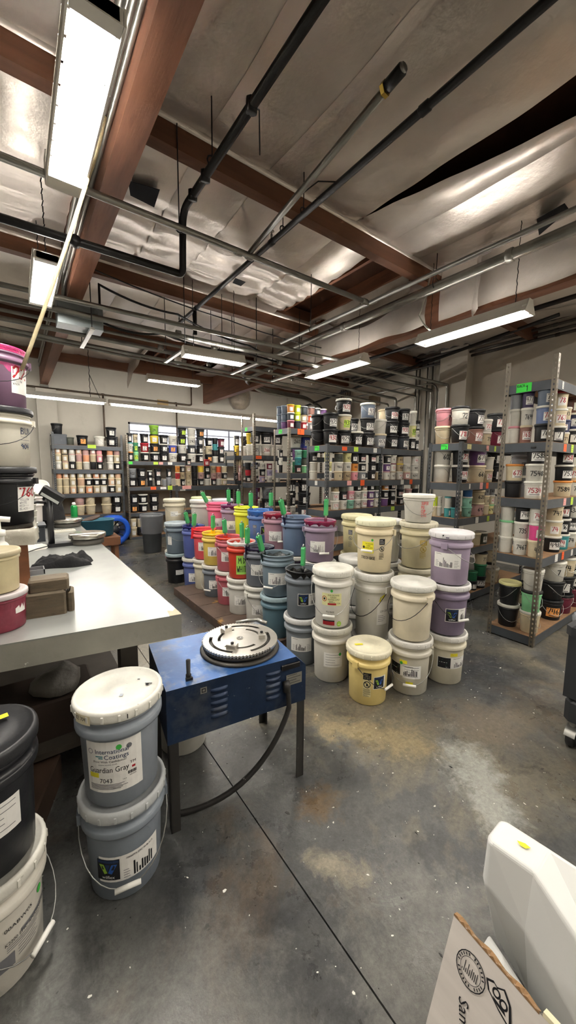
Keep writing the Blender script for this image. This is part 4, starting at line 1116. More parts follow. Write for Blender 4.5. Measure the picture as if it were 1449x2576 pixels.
def art_rut(az, zc=.15, s=.10, seed=3):          # dark green square with a slanted bar beside a printed panel
    def f(o):
        d = Decal(brad(), az, zc); d.rect(-s*.55, -s*.45, s*.55+.14, s*.45, PAPER); d.rect(-s*.5, -s*.42, s*.45, s*.42, INK, .0015)
        d.poly([(-s*.45, -s*.25), (s*.1, -s*.25), (s*.35, s*.3), (-s*.15, s*.3)], DKG, .002); d.lines(-s*.4, s*.4, 0, .002, WHITEP, 1, seed); d.lines(s*.1, s*.4, -s*.36, -s*.35, WHITEP, 1)
        d.bars(s*.75, -s*.36, s*.5+.12, s*.2, INK, 9, seed); d.lines(s*.65, s*.5+.12, s*.33, s*.34, INK, 1, seed)
        d.rect(s*.4, s*.55, s*1.0, s*.80, YEL, .0014); d.lines(s*.45, s*.7, s*.62, s*.72, OCHRE, 2)
        d.build(o)
    return f
def art_warn(az, zc=.16, w_=.055, h_=.17, m=INK, bg=None):   # standing warning panel with a crossed ring
    def f(o):
        d = Decal(brad(), az, zc)
        if bg: d.rect(-w_/2, -h_/2, w_/2, h_/2, bg, .0008)
        d.rect(-w_/2, h_*.22, w_/2, h_*.5, m, .0014); d.lines(-w_*.38, w_*.38, h_*.28, h_*.42, bg or PAPER, 3)
        d.ring(0, h_*.02, w_*.34, w_*.44, m, .0016); d.poly([(-w_*.30, h_*.02+w_*.25), (-w_*.24, h_*.02+w_*.31), (w_*.30, h_*.02-w_*.25), (w_*.24, h_*.02-w_*.31)], m, .0017)
        d.poly([(-w_*.12, h_*.02-w_*.2), (w_*.1, h_*.02-w_*.2), (w_*.14, h_*.02), (0, h_*.02+w_*.2), (-w_*.1, h_*.02)], m, .0015)
        d.lines(-w_*.45, w_*.45, -h_*.48, -h_*.18, m, 8, 5); d.build(o)
    return f
def art_dot(az, zc, r=.011, m=GRN): return lambda o: Decal(brad(), az, zc).disc(0, 0, r, m).build(o, 'sticker')
def art_hand(az, zc, lines_, h_, ink=INK, w_=None):
    def f(o):
        d = Decal(brad(), az, zc)
        for i, s_ in enumerate(lines_): d.hand(s_, -len(s_)*h_*.33, -i*h_*1.35, h_, ink)
        d.build(o, 'handwriting')
    return f
def art_yellow(az, zc, wd=.05, ht=.022):
    def f(o):
        d = Decal(brad(), az, zc); d.rect(-wd/2, -ht/2, wd/2, ht/2, YEL); d.lines(-wd*.4, wd*.15, -ht*.25, ht*.25, OCHRE, 2); d.build(o, 'sticker')
    return f
E1 = '8b8f94'
CZ = lambda x, y, d=0.0: cam_az(x, y)+d
PITCHZ = .3755
# ---- grey pair by the bench, big printed label
gx, gy = .262, 1.405
def art_guardian(o):
    d = Decal(brad(), CZ(gx, gy, -.22), .160); d.rect(-.100, -.098, .100, .096, PAPER)
    d.type('International', -.062, .052, .017, NAVY, width=.115); d.type('Coatings', -.030, .031, .017, NAVY, width=.083)
    d.rect(-.060, .040, -.034, .044, TEALP, .0016); d.rect(-.050, .033, -.034, .037, TEALP, .0016); d.ring(-.080, .060, .008, .0095, NAVY)
    d.type('Print With Confidence!', -.070, .018, .008, INK, width=.115); d.type('www.iccink.com', -.052, .008, .006, GREYINK, width=.065)
    d.type('Guardian Gray', -.088, -.020, .021, INK, width=.140); d.type('TM', .056, -.004, .010, INK, width=.020)
    d.rect(-.088, -.040, -.052, -.022, YEL, .0018); d.lines(-.085, -.068, -.036, -.027, OCHRE, 2)
    d.type('7043', -.050, -.060, .017, INK, width=.044); d.disc(.022, .073, .010, GRN); d.poly([(.056+.010*math.cos(k*PI/4), .068+.010*math.sin(k*PI/4)) for k in range(8)], GREYINK)
    d.rect(.062, -.022, .074, -.014, RED, .0017)
    for k in range(9): d.rect(.048+k*.0034, -.042, .048+k*.0034+(.0018 if k % 3 else .0026), -.030, INK, .0017)
    d.type('2404600', .052, -.050, .005, INK, width=.024); d.type('Lot #', .030, -.056, .004, INK, width=.012)
    d.lines(-.088, .088, -.086, -.068, GREYINK, 5, 4); d.build(o)
def art_epic(o):
    az = CZ(gx, gy, .02); d = Decal(brad(), az, .135); d.rect(-.105, -.052, .125, .052, PAPER); wil_logo(d, -.070, 0, .085)
    d.type('10666PFX EPIC 99 BLACK', -.005, .034, .008, INK, width=.105); d.bars(.02, -.045, .10, .022, INK, 8, 6); d.lines(-.015, .012, -.042, -.012, GREYINK, 4, 3); d.build(o)
bucket(gx, gy, 0, '7d858e', 'b9bcbc', None, 'lower grey bucket with wire handle and epic label by the bench', (CZ(gx, gy, .0), .19, True), [art_epic])
def lid_marks(o):
    d = Decal(None, 0, 0, (Vector((0, 0, .3665)), Vector((.83, -.55, 0)), Vector((.55, .83, 0)), Vector((0, 0, 1))))
    for (u, v, a, b) in ((.09, .03, .028, .006), (.095, .02, .012, .014), (-.01, .03, .03, .003), (.02, -.05, .012, .016), (.05, .06, .01, .006)): d.rect(u, v, u+a, v+b, INK if a != .012 or b == .014 else mat('ink_smear_grey', '9aa0aa', .6), .0015)
    d.build(o, 'ink_marks')
    d = Decal(lambda z: .1618, CZ(gx, gy, -.75), .352); d.rect(-.05, -.022, .02, .012, mat('masking_tape', 'd9d0b2', .7), .0012); d.hand('ICE 704', -.046, -.008, .012, INK); d.build(o, 'tape')
    d = Decal(lambda z: .1618, CZ(gx, gy, .15), .350); d.rect(-.0015, -.008, .0015, .008, INK, .0014); d.build(o, 'tick_mark')
bucket(gx, gy, PITCHZ, '848b93', 'dedcd2', None, 'upper grey bucket labelled guardian gray by the bench', None, [art_guardian, lid_marks])
# ---- black over white at the left edge
lx, ly = -.142, 1.355
def art_abw(o):
    d = Decal(brad(), CZ(lx, ly, .62), .17); d.type('00ABW05', -.065, .035, .012, INK, width=.085); d.type('K2200 EPIC AMAZING BASE', -.065, -.012, .011, INK, width=.165)
    d.disc(.058, .052, .0125, GRN); d.rect(-.02, -.006, .10, .004, GREYINK, .0012); d.lines(-.06, .09, -.035, -.020, GREYINK, 3, 9); d.lines(-.03, .06, -.075, -.045, GREYINK, 4, 4); d.rect(-.10, -.09, -.04, -.045, GREYINK, .0012); d.build(o)
bucket(lx, ly, 0, 'd3cec2', 'd8d5ca', None, 'dirty white bucket under a black one at the left edge', (CZ(lx, ly, .75), .19, True), [art_abw])
def art_plain(az, zc, u0, v0, u1, v1):
    def f(o):
        d = Decal(brad(), az, zc); d.rect(u0, v0, u1, v1, PAPER); d.lines(u0*.8, u1*.8, v0*.7, v1*.7, GREYINK, 5, 2); d.build(o)
    return f
ob = bucket(lx, ly, PITCHZ, '1b1c20', '1f2023', None, 'black bucket with a smooth lid under the bench at left edge', None, [art_plain(CZ(lx, ly, .25), .18, -.06, -.055, .06, .045)], hs=1.06, tabs=False)
d = Decal(None, 0, 0, (Vector((0, 0, .3735)), Vector((.98, .18, 0)), Vector((-.18, .98, 0)), Vector((0, 0, 1)))); d.rect(-.01, .03, .09, .055, YEL, .002); d.lines(0, .06, .035, .048, OCHRE, 2); d.build(ob, 'sticker')
# ---- under the blue machine
bucket(.69, 1.93, 0, 'cfccc2', 'd8d5cb', None, 'white bucket standing under the blue turntable machine')
# ---- front group on the floor
yx, yy = 1.885, 1.600
def yl_lid(o):
    d = Decal(None, 0, 0, (Vector((0, 0, .3650)), Vector((.85, -.5, 0)), Vector((.5, .85, 0)), Vector((0, 0, 1)))); d.rect(-.10, .005, -.04, .028, YEL, .0022); d.lines(-.095, -.06, .012, .022, OCHRE, 2); d.build(o, 'sticker')
bucket(yx, yy, 0, 'e6cf86', 'e6dfc4', None, 'single yellow bucket with warning panel in front of the stacks', (CZ(yx, yy, 1.0), .15, True), [art_warn(CZ(yx, yy, -.02), .15, bg=mat('label_pale', 'dccf9a', .6)), art_wil(CZ(yx, yy, .62), .165, .08, panel=.01), yl_lid])
cx_, cy_ = 2.215, 1.500
bucket(cx_, cy_, 0, 'c9c4b4', 'd8d5cc', None, 'lower cream bucket with a green logo panel, centre front stack', (CZ(cx_, cy_, .05), .19, True), [art_rut(CZ(cx_, cy_, -.75), .17, .09), art_plain(CZ(cx_, cy_, .12), .165, -.06, -.045, .07, .045), art_dot(CZ(cx_, cy_, -.4), .22), art_yellow(CZ(cx_, cy_, .05), .085)], hs=1.05)
bucket(cx_, cy_, .394, 'ddd3ba', 'd9d7ce', None, 'upper plain cream bucket of the centre front stack', (CZ(cx_, cy_, -.75), .15, False), [], hs=1.06)
px_, py_ = 2.545, 1.425
bucket(px_, py_, 0, 'd6cfb8', 'dedcd4', None, 'bottom cream bucket with green logo panel under the purple pair', None, [art_rut(CZ(px_, py_, .05), .17, .095, 7)])
bucket(px_, py_, PITCHZ, '7d7187', 'd9d7d4', None, 'middle dark purple bucket with a logo label', (CZ(px_, py_, .75), .15, True), [art_wil(CZ(px_, py_, .30), .155, .09, 5, .07)])
def pur_marks(o):
    d = Decal(lambda z: .1618, CZ(px_, py_, -.25), .352); d.poly([(-.02, .01), (-.005, .012), (-.014, -.004)], INK); d.rect(.005, -.012, .03, -.004, mat('marker_purple', '5d5468', .6)); d.build(o, 'ink_marks')
bucket(px_, py_, 2*PITCHZ, '9d8fa3', 'dedbdc', None, 'top lilac bucket with white label on the right end stack', (CZ(px_, py_, 1.3), .12, False), [art_std(CZ(px_, py_, -.15), .175, .20, .11, 8), pur_marks])
fx, fy = 1.862, 1.945
def art_five(o):
    d = Decal(brad(), CZ(fx, fy, -.12), .185); d.rect(-.065, -.035, .085, .045, PALEY); d.ring(-.045, .008, .014, .018, RED); d.disc(-.045, .008, .008, INK)
    d.type('FIVE CROWNS', -.018, .028, .010, INK, width=.085); d.type('SCREEN', .0, .014, .010, INK, width=.045); d.type('PRINTING SUPPLY', -.018, .0, .010, INK, width=.09)
    d.rect(-.018, -.030, .045, -.018, RED, .0016); d.type('5 GAL.', .05, -.024, .010, INK, width=.03); d.lines(-.01, .04, -.014, -.008, INK, 2)
    d.type('POLYBASE', -.03, -.082, .011, INK, width=.06); d.lines(-.02, .02, -.105, -.095, GREYINK, 2, 2)
    d.rect(-.055, -.165, .035, -.14, RED, .0014); d.rect(-.055, -.14, .035, -.132, INK, .0015); d.disc(.07, -.155, .018, LGRN); d.lines(.06, .08, -.16, -.15, WHITEP, 2); d.disc(.01, .062, .010, GRN); d.build(o)
bucket(fx, fy, 0, 'd6d2c6', 'cfccc0', None, 'dirty white bucket with brown stains under the screen supply one', None, [art_plain(CZ(fx, fy, .1), .16, -.07, -.05, .075, .05), art_dot(CZ(fx, fy, .5), .2)], hs=1.12)
bucket(fx, fy, .420, 'd9d6cc', 'd6d4c9', None, 'white bucket labelled polybase with a looped white handle', (CZ(fx, fy, -.15), .19, True), [art_five], hs=1.14)
bx_, by_ = 1.83, 2.262
bucket(bx_, by_, 0, '7f868c', 'd3d3d0', None, 'grey bucket with printed label below the black ink one', None, [art_std(CZ(bx_, by_, -.05), .17, .18, .11, 12)], hs=1.04)
bucket(bx_, by_, .391, '6d747b', None, '0c0c0e', 'grey bucket full of black ink with a logo label', None, [art_wil(CZ(bx_, by_, .05), .15, .085, 4, .08)], hs=1.04, drip=('0c0c0e', .004, .05, 0, 6.283))
# ---- pallet and the coloured row standing on it
pl = thing('pallet', (1.50, 2.46, 0)); PLM = mat('pallet_wood_stained', '5b4a40', .6, var=.4, vscale=5, spots=('a87f3f', 3.5, .60, .66, .8), spots2=('2c2622', 6, .56, .7, .6), bump=.1)
for i in range(5): MB().box(0, i*.39, .070, .62, i*.39+.382, .090).build('deck_board', PLM, pl)
for i in range(3): MB().box(.0+i*.285, 0, 0, .05+i*.285, 1.94, .070).build('stringer', PLM, pl)
tag(pl, 'stained low wooden pallet under the coloured bucket row', 'pallet')
SMEAR = {}
rowx = 1.83
ROW = [  # y, body, ink, lower body, label upper, label lower, art upper, art lower
 (2.615, '6f7f8a', None, '54707c', 'teal grey open bucket with white inner wall and printed label', 'smeared teal bucket under the teal grey open one'),
 (2.945, '6f737c', '241b33', 'd3d1c8', 'grey bucket smeared with dark purple ink in the front row', 'white bucket with chart label under the dark purple ink'),
 (3.265, 'c8402f', 'e8e4e0', 'd6d4cc', 'red bucket with lime sign mix white, pale ink inside', 'white bucket under the mix white one'),
 (3.58, 'b5606a', 'd8442c', 'b5606a', 'rose bucket of orange red ink in the front row', 'rose bucket under the orange red ink'),
 (3.895, 'd9bd5e', 'efc21f', '70777f', 'yellow ochre bucket of bright yellow ink in the front row', 'grey bucket under the bright yellow ink'),
 (4.215, 'd9565f', 'ef3a45', 'd4cdb8', 'coral bucket of red ink in the front row', 'cream bucket with ochre panel under the coral one'),
 (4.53, '55629e', '1d1f63', '5b679f', 'indigo bucket of dark blue ink in the front row', 'indigo bucket under the dark blue ink')]
for i, (y, col, ink, low, lu, ll) in enumerate(ROW):
    x = rowx+(.012 if i % 2 else -.006); a = CZ(x, y)
    al = [art_std(a+.05, .15, .17, .10, 20+i)] if i not in (5,) else [art_warn(a+.1, .15, .05, .17, OCHRE)]
    if i == 0: al = []
    zf, hb = (.09, 1.0) if i < 6 else (0, 1.12)
    bucket(x, y, zf, low, 'd9d6cc' if i else '9fb4ba', None, ll, (a+(.6 if i % 2 else -.6), .19, True) if i in (1, 3, 4) else None, al, hs=hb)
    if i == 2:
        def art_mix(o, a=a):
            d = Decal(brad(), a+.22, .155); d.rect(-.085, -.11, .095, .085, mat('sign_lime', 'a4da63', .6)); d.hand('MIX', -.062, .005, .055, INK, .006); d.hand('WHITE', -.075, -.085, .060, INK, .006, asp=.72); d.build(o, 'paper_sign')
        au = [art_mix]
    elif i == 6: au = []
    else: au = [art_std(a-.02, .16, .17, .105, 30+i)]
    dr = None
    if i == 1: dr = ('1d1530', .006, .03, 0, 6.283)
    if i == 2: dr = ('e6e2de', .02, .03, 0, 6.283)
    if i in (3, 4, 5): dr = (ink, .004, .022, 0, 6.283)
    if i == 6: dr = (ink, .004, .04, 0, 6.283)
    bucket(x, y, zf+PITCHZ*hb, col, None, ink or '2a3436', lu, (a+(.5 if i % 2 else -.5), .19 if i < 2 else .12, True) if i in (0, 1, 3) else None, au, drip=dr, hs=hb)
# left end of the front row: grey bucket on a black one, standing on the floor
ax, ay = 1.735, 4.93
bucket(ax, ay, 0, '1b1c1f', '9fb0b4', None, 'black bucket with a pale label at the row end', None, [art_plain(CZ(ax, ay, .2), .14, -.045, -.03, .065, .03)], hs=1.1, tabs=False)
bucket(ax, ay, .413, '6f7c86', 'aab6bc', None, 'slate bucket with a cloudy lid on the black one', (CZ(ax, ay, .4), .12, False), [art_plain(CZ(ax, ay, -.7), .16, -.04, -.05, .03, .05)], hs=1.12)
# ---- rear row, three high
BACK = [ # x, y, colour, ink, drip, label, lid
 (2.175, 2.455, '8d7c90', 'd0306f', ('7a1440', .005, .05), 'mauve bucket smeared with magenta ink, right end of rear row', None),
 (2.155, 2.775, '64758f', '3a4252', None, 'blue grey open bucket with white inner wall, rear row', None),
 (2.15, 3.095, 'a98290', '8f1f35', ('7d1a30', .01, .05), 'pinkish bucket dripping with crimson ink, rear row', None),
 (2.165, 3.44, '5673a6', '7fb4e0', ('2c62ad', .01, .06), 'blue bucket heaped with light blue ink, rear row', None),
 (2.18, 3.78, 'd7dc3c', 'dbe23a', ('dbe23a', .002, .012), 'fluorescent yellow bucket in the rear row', None),
 (2.17, 4.11, '98849c', '5d1f4d', ('5d1f4d', .01, .04), 'mauve bucket with dark plum ink and label, rear row', None),
 (2.13, 4.44, 'e0708f', 'e8688e', ('e8688e', .002, .012), 'bright pink bucket in the rear row', None),
 (2.43, 4.90, '8d929a', None, None, 'grey bucket with a blue stained lid at the rear left', 'c9cbd2'),
 (2.10, 4.93, 'ccc9c0', None, None, 'white bucket with paint scraps on its lid, rear left', 'd6d4cc'),
 (2.32, 5.42, 'c9cfa2', None, None, 'pale lime bucket behind the cream one, rear left', 'd6dba8'),
 (1.84, 5.27, 'd3cab2', None, None, 'cream bucket with old labels topping the far left stack', 'd6d0ba')]
LOWC = ['c9c6bc', '8b9097', 'cfcabb', '6b5a70', 'd2cfc6', 'c08088', '9aa3a8', 'c6c3b8', 'cdc8b4', '99a0a6', 'b9c2b0']
for i, (x, y, col, ink, dr, lab, lid) in enumerate(BACK):
    for lv in range(2):
        c = LOWC[(i*2+lv) % len(LOWC)]
        if i == 10: c = ['c58f98', '9fb0a4'][lv]
        short = ' '.join(w_ for w_ in lab.split() if w_)
        bucket(x, y, lv*PITCHZ, c, 'd3d0c6', None, ('floor level' if lv == 0 else 'middle')+' bucket in the stack of the '+' '.join(lab.replace(',', '').split()[:5]), tabs=False)
    a = CZ(x, y); art = []
    if i in (0, 2): art = [art_std(a-.15, .14, .14, .10, 40+i)]
    if i == 3: art = [art_wil(a+.35, .15, .085, 4, .02), art_warn(a-.5, .15, .05, .12, GREYINK)]
    if i in (5, 6): art = [art_std(a-.1, .12, .13, .11, 50+i)]
    if i == 10: art = [art_plain(a, .17, -.06, -.04, .05, .03)]
    bl = (a+(.25 if i == 0 else .3), .19 if i in (0, 2) else .12, True) if i in (0, 2, 10) else None
    bucket(x, y, 2*PITCHZ, col, lid, ink, lab, bl, art, drip=(dr+(0, 6.283)) if dr else None)
# ---- pale stacks at the right rear
sx, sy = 2.215, 1.858
def art_low(o):
    d = Decal(brad(), CZ(sx, sy, .5), .16); d.rect(-.03, -.07, .07, .06, PAPER); d.type('LOW CURE', -.005, .0, .012, INK, width=.07); d.lines(-.02, .05, -.05, -.02, GREYINK, 4); d.poly([(-.02, .055), (.02, .075), (.03, .10), (-.01, .085)], YEL); d.build(o)
bucket(sx, sy, 0, 'd0cdc4', 'd6d4cc', None, 'squat white bucket hidden under the low cure one', hs=.70, tabs=False)
bucket(sx, sy, .264, 'd6d3c8', 'dcdad2', None, 'tall plain white bucket labelled low cure behind the yellow one', (CZ(sx, sy, -.75), .15, False), [art_low, art_hand(CZ(sx, sy, -.2), .22, ['-'], .02)], hs=1.40)
def art_stretch(o):
    d = Decal(brad(), CZ(sx, sy, -.45), .18); d.rect(-.04, -.04, .055, .04, YEL); d.type('FIVE CROWNS', -.010, .022, .008, INK, width=.06); d.type('SCREEN', 0, .008, .008, INK, width=.03); d.type('PRINTING SUPPLY', -.012, -.006, .008, INK, width=.062); d.disc(-.025, .0, .010, INK); d.disc(.045, .055, .009, GRN)
    d.hand('STRECH-BASE', -.05, -.085, .020, INK, asp=.8); d.build(o)
bucket(sx, sy, .795, 'd9cba8', 'e2dfc0', None, 'cream bucket marked stretch base with a yellow label', (CZ(sx, sy, -.35), .12, True), [art_stretch, art_warn(CZ(sx, sy, .42), .17, .045, .15)], hs=1.06)
ux, uy = 2.71, 1.81
for lv, (c, lab) in enumerate((('c3bda8', 'floor level buff bucket of the stack carrying a small pail'), ('cbc3a6', 'middle buff bucket of the stack carrying a small pail'), ('cfc6a2', 'buff bucket with ochre panel carrying a small white pail'))):
    bucket(ux, uy, lv*.38, c, 'd3cdb6', None, lab, (CZ(ux, uy, -.7), .12, False) if lv == 2 else None, [art_warn(CZ(ux, uy, .35), .16, .06, .15, OCHRE)] if lv == 2 else [], hs=1.01, tabs=lv == 2)
o = can('P', ux-.03, uy-.01, 1.14, 'W', 'W', '', CZ(ux, uy), 1.0, 'small white pail with red handwriting on the buff bucket', 'gallon pails'); o.scale = (1, 1, 1.06)
d = Decal(lambda z: .122*.95, CZ(ux, uy, .45), .12)
for i, s_ in enumerate(('SUPER', 'PUFF', 'CUP', 'STRE')): d.hand(s_, -.03, .02-i*.030, .022, mat('marker_pink_red', 'cf4a4a', .6), asp=.8)
d.build(o, 'handwriting')
for (x, y, c, l_, lab) in ((2.70, 2.50, 'd3c99a', 'd6cfa6', 'pale yellow bucket with a grey warning panel at the rear'), (2.68, 2.13, 'cfcdc6', 'd6d6d2', 'white lidded bucket between the pale yellow and stretch base ones')):
    for lv in range(3):
        bucket(x, y, lv*.375, c, l_, None, lab if lv == 2 else ['floor level', 'middle'][lv]+' bucket under the '+' '.join(lab.split()[:4]), None, [art_warn(CZ(x, y, -.45), .15, .045, .17, GREYINK)] if lv == 2 and y > 2.3 else [], tabs=lv == 2)
hx, hy = 2.37, 2.19
for lv in range(2): bucket(hx, hy, lv*.405, 'd3d2cc', 'd9d8d2', None, ['floor level white bucket behind the polybase one', 'upper white bucket peeping out behind the polybase one'][lv], hs=1.08, tabs=False)

# ---- green handled spatulas standing in the open buckets
HGREEN = mat('spatula_handle', '44a562', .45, var=.08); BLADE = mat('spatula_blade', 'a8a8a4', .3, metal=.8)
def spatula(bx, by, bz, tilt, az, lab, dx=.0, dy=.0, smear='20202a', up=.0):
    t = thing('spatula', (bx+dx, by+dy, bz+.27+up)); t.rotation_euler = (0, tilt, az); t.scale = (1.5, 1.5, 1.15)
    MB().box(-.022, -.0015, -.02, .022, .0015, .10).build('blade', mat('smear_'+smear, smear, .3), t)
    MB().box(-.010, -.003, .09, .010, .003, .13).build('shank', BLADE, t)
    m_ = MB(); pr = [(-.014, .118), (-.016, .13), (-.0135, .18), (-.0155, .235), (-.010, .245), (.010, .245), (.0155, .235), (.0135, .18), (.016, .13), (.014, .118)]
    n = len(pr); m_.add([(x, s_*.009, z) for s_ in (-1, 1) for x, z in pr], [list(range(n)), list(range(n, 2*n))[::-1]]+[(i, i+n, (i+1) % n+n, (i+1) % n) for i in range(n)]); m_.build('handle', HGREEN, t)
    MB().tube([(-.009, 0, .244), (-.007, 0, .258), (0, 0, .264), (.007, 0, .258), (.009, 0, .244)], .003, 5).build('hang_loop', BLADE, t)
    return tag(t, lab, 'spatula', 'green handled spatulas')
U = .09+PITCHZ; B3 = 2*PITCHZ
for (bx, by, bz, tl, az, lab, dx, dy, sm) in (
    (bx_, by_, .391, .05, .6, 'green spatula in the black ink bucket', -.02, -.02, '0c0c0e'),
    (1.825, 2.615, U, -.35, .3, 'green spatula leaning out of the teal grey bucket', -.10, .04, '10201c'),
    (1.84, 2.945, U, .0, .4, 'green spatula at the left rim of the dark purple ink', -.13, .0, '1d1530'),
    (1.825, 3.265, U, -.04, .5, 'green spatula in the mix white bucket', .0, -.02, 'e6e2de'),
    (1.84, 3.58, U, -.1, .4, 'green spatula in the orange red ink', -.03, .0, 'd8442c'),
    (1.825, 3.895, U, .02, .4, 'green spatula in the bright yellow ink', .0, .05, 'efc21f'),
    (1.84, 4.53, U, -.25, .3, 'green spatula leaning from the dark blue ink', -.06, .0, '1d1f63'),
    (1.84, 4.215, U, .10, .3, 'green spatula at the left rim of the coral bucket', -.14, .02, 'ef3a45'),
    (2.175, 2.455, B3, .05, .5, 'green spatula in the magenta ink', .02, -.05, '7a1440'),
    (2.155, 2.775, B3, -.38, .3, 'green spatula leaning on the blue grey bucket rim', -.11, .0, '1c1a3c'),
    (2.165, 3.44, B3, -.01, .4, 'green spatula at the left rim of the light blue ink', -.11, .02, '2c62ad'),
    (2.165, 3.44, B3, .02, .4, 'green spatula at the right rim of the light blue ink', .11, -.04, '2c62ad'),
    (2.18, 3.78, B3, -.02, .4, 'green spatula in the fluorescent yellow bucket', -.09, .02, 'dbe23a'),
    (2.17, 4.11, B3, -.03, .4, 'green spatula in the plum ink bucket', -.03, .03, '5d1f4d'),
    (2.13, 4.44, B3, -.55, .2, 'green spatula slanting out of the bright pink bucket', -.09, .0, 'e8688e')):
    spatula(bx, by, bz, tl, az, lab, dx, dy, sm)
# ================================================================ steel topped work bench
TZ = .92
def bench():
    t = thing('work_bench', (.0, 1.6, 0))
    STOP = mat('steel_sheet_top', 'a3a5a1', .26, metal=.45, var=.10, vscale=4, spots=('8f8f88', 9, .62, .72, .45), bump=.03, bscale=12)
    APR = mat('bench_apron', '85837a', .6, var=.15, vscale=5, spots=('e2dfd6', 16, .68, .72, .8), spots2=('5b574d', 6, .6, .75, .4), bump=.06)
    LEG = mat('bench_leg', '3b352d', .7, var=.3)
    o = Vector((0, 1.6, 0))
    near = lambda x: 1.535+(.553-x)*.158
    xl, xr, yf = -.75, .556, 4.93
    top = [(xl, near(xl)), (xr, near(xr)), (xr, yf), (xl, yf)]
    MB().prism([(x, y-1.6) for x, y in top], TZ-.006, TZ).build('steel_top', STOP, t)
    MB().prism([(x+(.002 if x < 0 else -.002), y-1.6+(.002 if y < 2.5 else -.002)) for x, y in top], TZ-.105, TZ-.006).build('apron', APR, t)
    for x, y in ((xl+.08, near(xl)+.25), (xr-.10, 2.15), (xl+.08, yf-.1), (xr-.10, yf-.1)):
        MB().box(x-.045, y-1.6-.045, 0, x+.045, y-1.6+.045, TZ-.105).build('leg', LEG, t)
    MB().box(xl+.06, 2.0-1.6, .16, xr-.06, yf-.12-1.6, .19).build('lower_shelf', LEG, t)
    MB().prism([(.505, near(.505)-1.6+.001), (.555, near(.555)-1.6+.001), (.555, near(.555)-1.6+.085), (.535, near(.555)-1.6+.055), (.515, near(.555)-1.6+.075)], TZ, TZ+.0012).build('worn_corner', mat('worn_wood', 'b5a48c', .7, var=.2), t)
    tag(t, 'long steel topped work bench with a splattered grey apron', 'work bench')
bench()
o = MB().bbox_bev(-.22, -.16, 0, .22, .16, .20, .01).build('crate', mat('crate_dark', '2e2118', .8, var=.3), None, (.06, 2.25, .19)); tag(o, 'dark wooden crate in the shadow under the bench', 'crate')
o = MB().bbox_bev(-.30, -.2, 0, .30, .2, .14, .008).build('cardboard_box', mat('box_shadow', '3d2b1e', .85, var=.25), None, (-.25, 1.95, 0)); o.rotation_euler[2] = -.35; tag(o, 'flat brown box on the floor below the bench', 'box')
m_ = MB().lathe([(0, 0), (.13, 0), (.17, .03), (.16, .09), (.09, .13), (0, .14)], 12); m_.v = [(x*(1+.3*mnoise.noise(Vector((x*9, y*9, z*9)))), y, z*(1+.4*mnoise.noise(Vector((x*8, y*8, 4))))) for x, y, z in m_.v]
o = m_.build('plastic_sheet', mat('crumpled_plastic', '5f5b54', .5, bump=.5, bscale=14), None, (.12, 2.2, .392)); o.scale = (.7, .7, .8); tag(o, 'crumpled pale plastic sheet under the bench', 'plastic sheet')
# stool on the bench carrying three pails
def stool():
    t = thing('stool', (-.20, 2.46, TZ)); OAK = mat('stool_wood', '6f452a', .5, var=.3, vscale=5, stretch=(1, 1, 4), spots=('d8cdb8', 14, .68, .74, .6))
    MB().bbox_bev(-.26, -.24, .265, .26, .24, .322, .012).build('seat', OAK, t)
    for x in (-.20, .20):
        for y in (-.19, .19): MB().prism([(x-.03, y-.028), (x+.03, y-.028), (x+.03, y+.028), (x-.03, y+.028)], 0, .265).build('leg', OAK, t)
    for y in (-.19, .19): MB().box(-.20, y-.015, .20, .20, y+.015, .265).build('rail', OAK, t)
    m_ = MB(); n = 40; vs = []
    hx_, hy_ = .272, .252
    for j, (k, z) in enumerate(((.96, .338), (1.0, .336), (1.02, .325), (1.03, .30), (1.02, .275))):
        for i in range(n):
            a = 2*PI*i/n; c, s_ = math.cos(a), math.sin(a); q_ = 1/max(abs(c)/hx_, abs(s_)/hy_)
            w_ = 1+(.012*math.sin(i*2.7)+.015*math.sin(i*1.3+j))*(j > 1); vs.append((c*q_*k*w_, s_*q_*k*w_, z+(.008*math.sin(i*1.9+1)+(.02*math.sin(i*.7) if j == 4 else 0))*(j > 1)))
    fs = [(j*n+i, j*n+(i+1) % n, (j+1)*n+(i+1) % n, (j+1)*n+i) for j in range(4) for i in range(n)]+[list(range(n))]
    m_.add(vs, fs, 0, True); m_.build('plastic_wrap', mat('clear_wrap', 'bdb9ab', .25, var=.2, vscale=9, bump=.35, bscale=18, alpha=.72, spots=('efece2', 10, .6, .7, .6)), t)
    return tag(t, 'brown wooden stool wrapped in plastic standing on the bench', 'stool')
stool()
kx, ky, kz, kh = -.055, 2.455, TZ+.342, .80
def numlabel(o, az, num, col, rows, zc=.19, hh=.05, w_=.13):
    d = Decal(brad(), az, zc); d.rect(-w_/2, -.085, w_/2, .075, PAPER); d.hand(num, -w_*.42, .012, hh, col, hh*.17)
    for i, s_ in enumerate(rows): d.hand(s_, -w_*.44, -.014-i*.020, .014, GREYINK, .0016)
    d.build(o)
ka = CZ(kx, ky)
o = bucket(kx, ky, kz, '1b1c1f', '232427', None, 'black pail labelled 76 at the bottom of the stool stack', (ka-.35, .15, False), [], hs=kh, rs=.95, tabs=False); numlabel(o, ka+.92, '760', RED, ['YELLOW', 'WHITE', 'RED---', 'BLACK--'], .17, .055)
o = bucket(kx, ky, kz+.300, 'd8d3c4', '24252a', None, 'cream pail with dark lid in the middle of the stool stack', (ka-.15, .15, False), [], hs=kh, rs=.96, tabs=False)
d = Decal(brad(), ka+1.05, .20); d.hand('BUN', -.045, .01, .038, NAVY, .004); d.hand('904', -.045, -.085, .03, NAVY, .004); d.lines(-.045, .03, -.05, -.01, GREYINK, 3); d.build(o, 'handwriting')
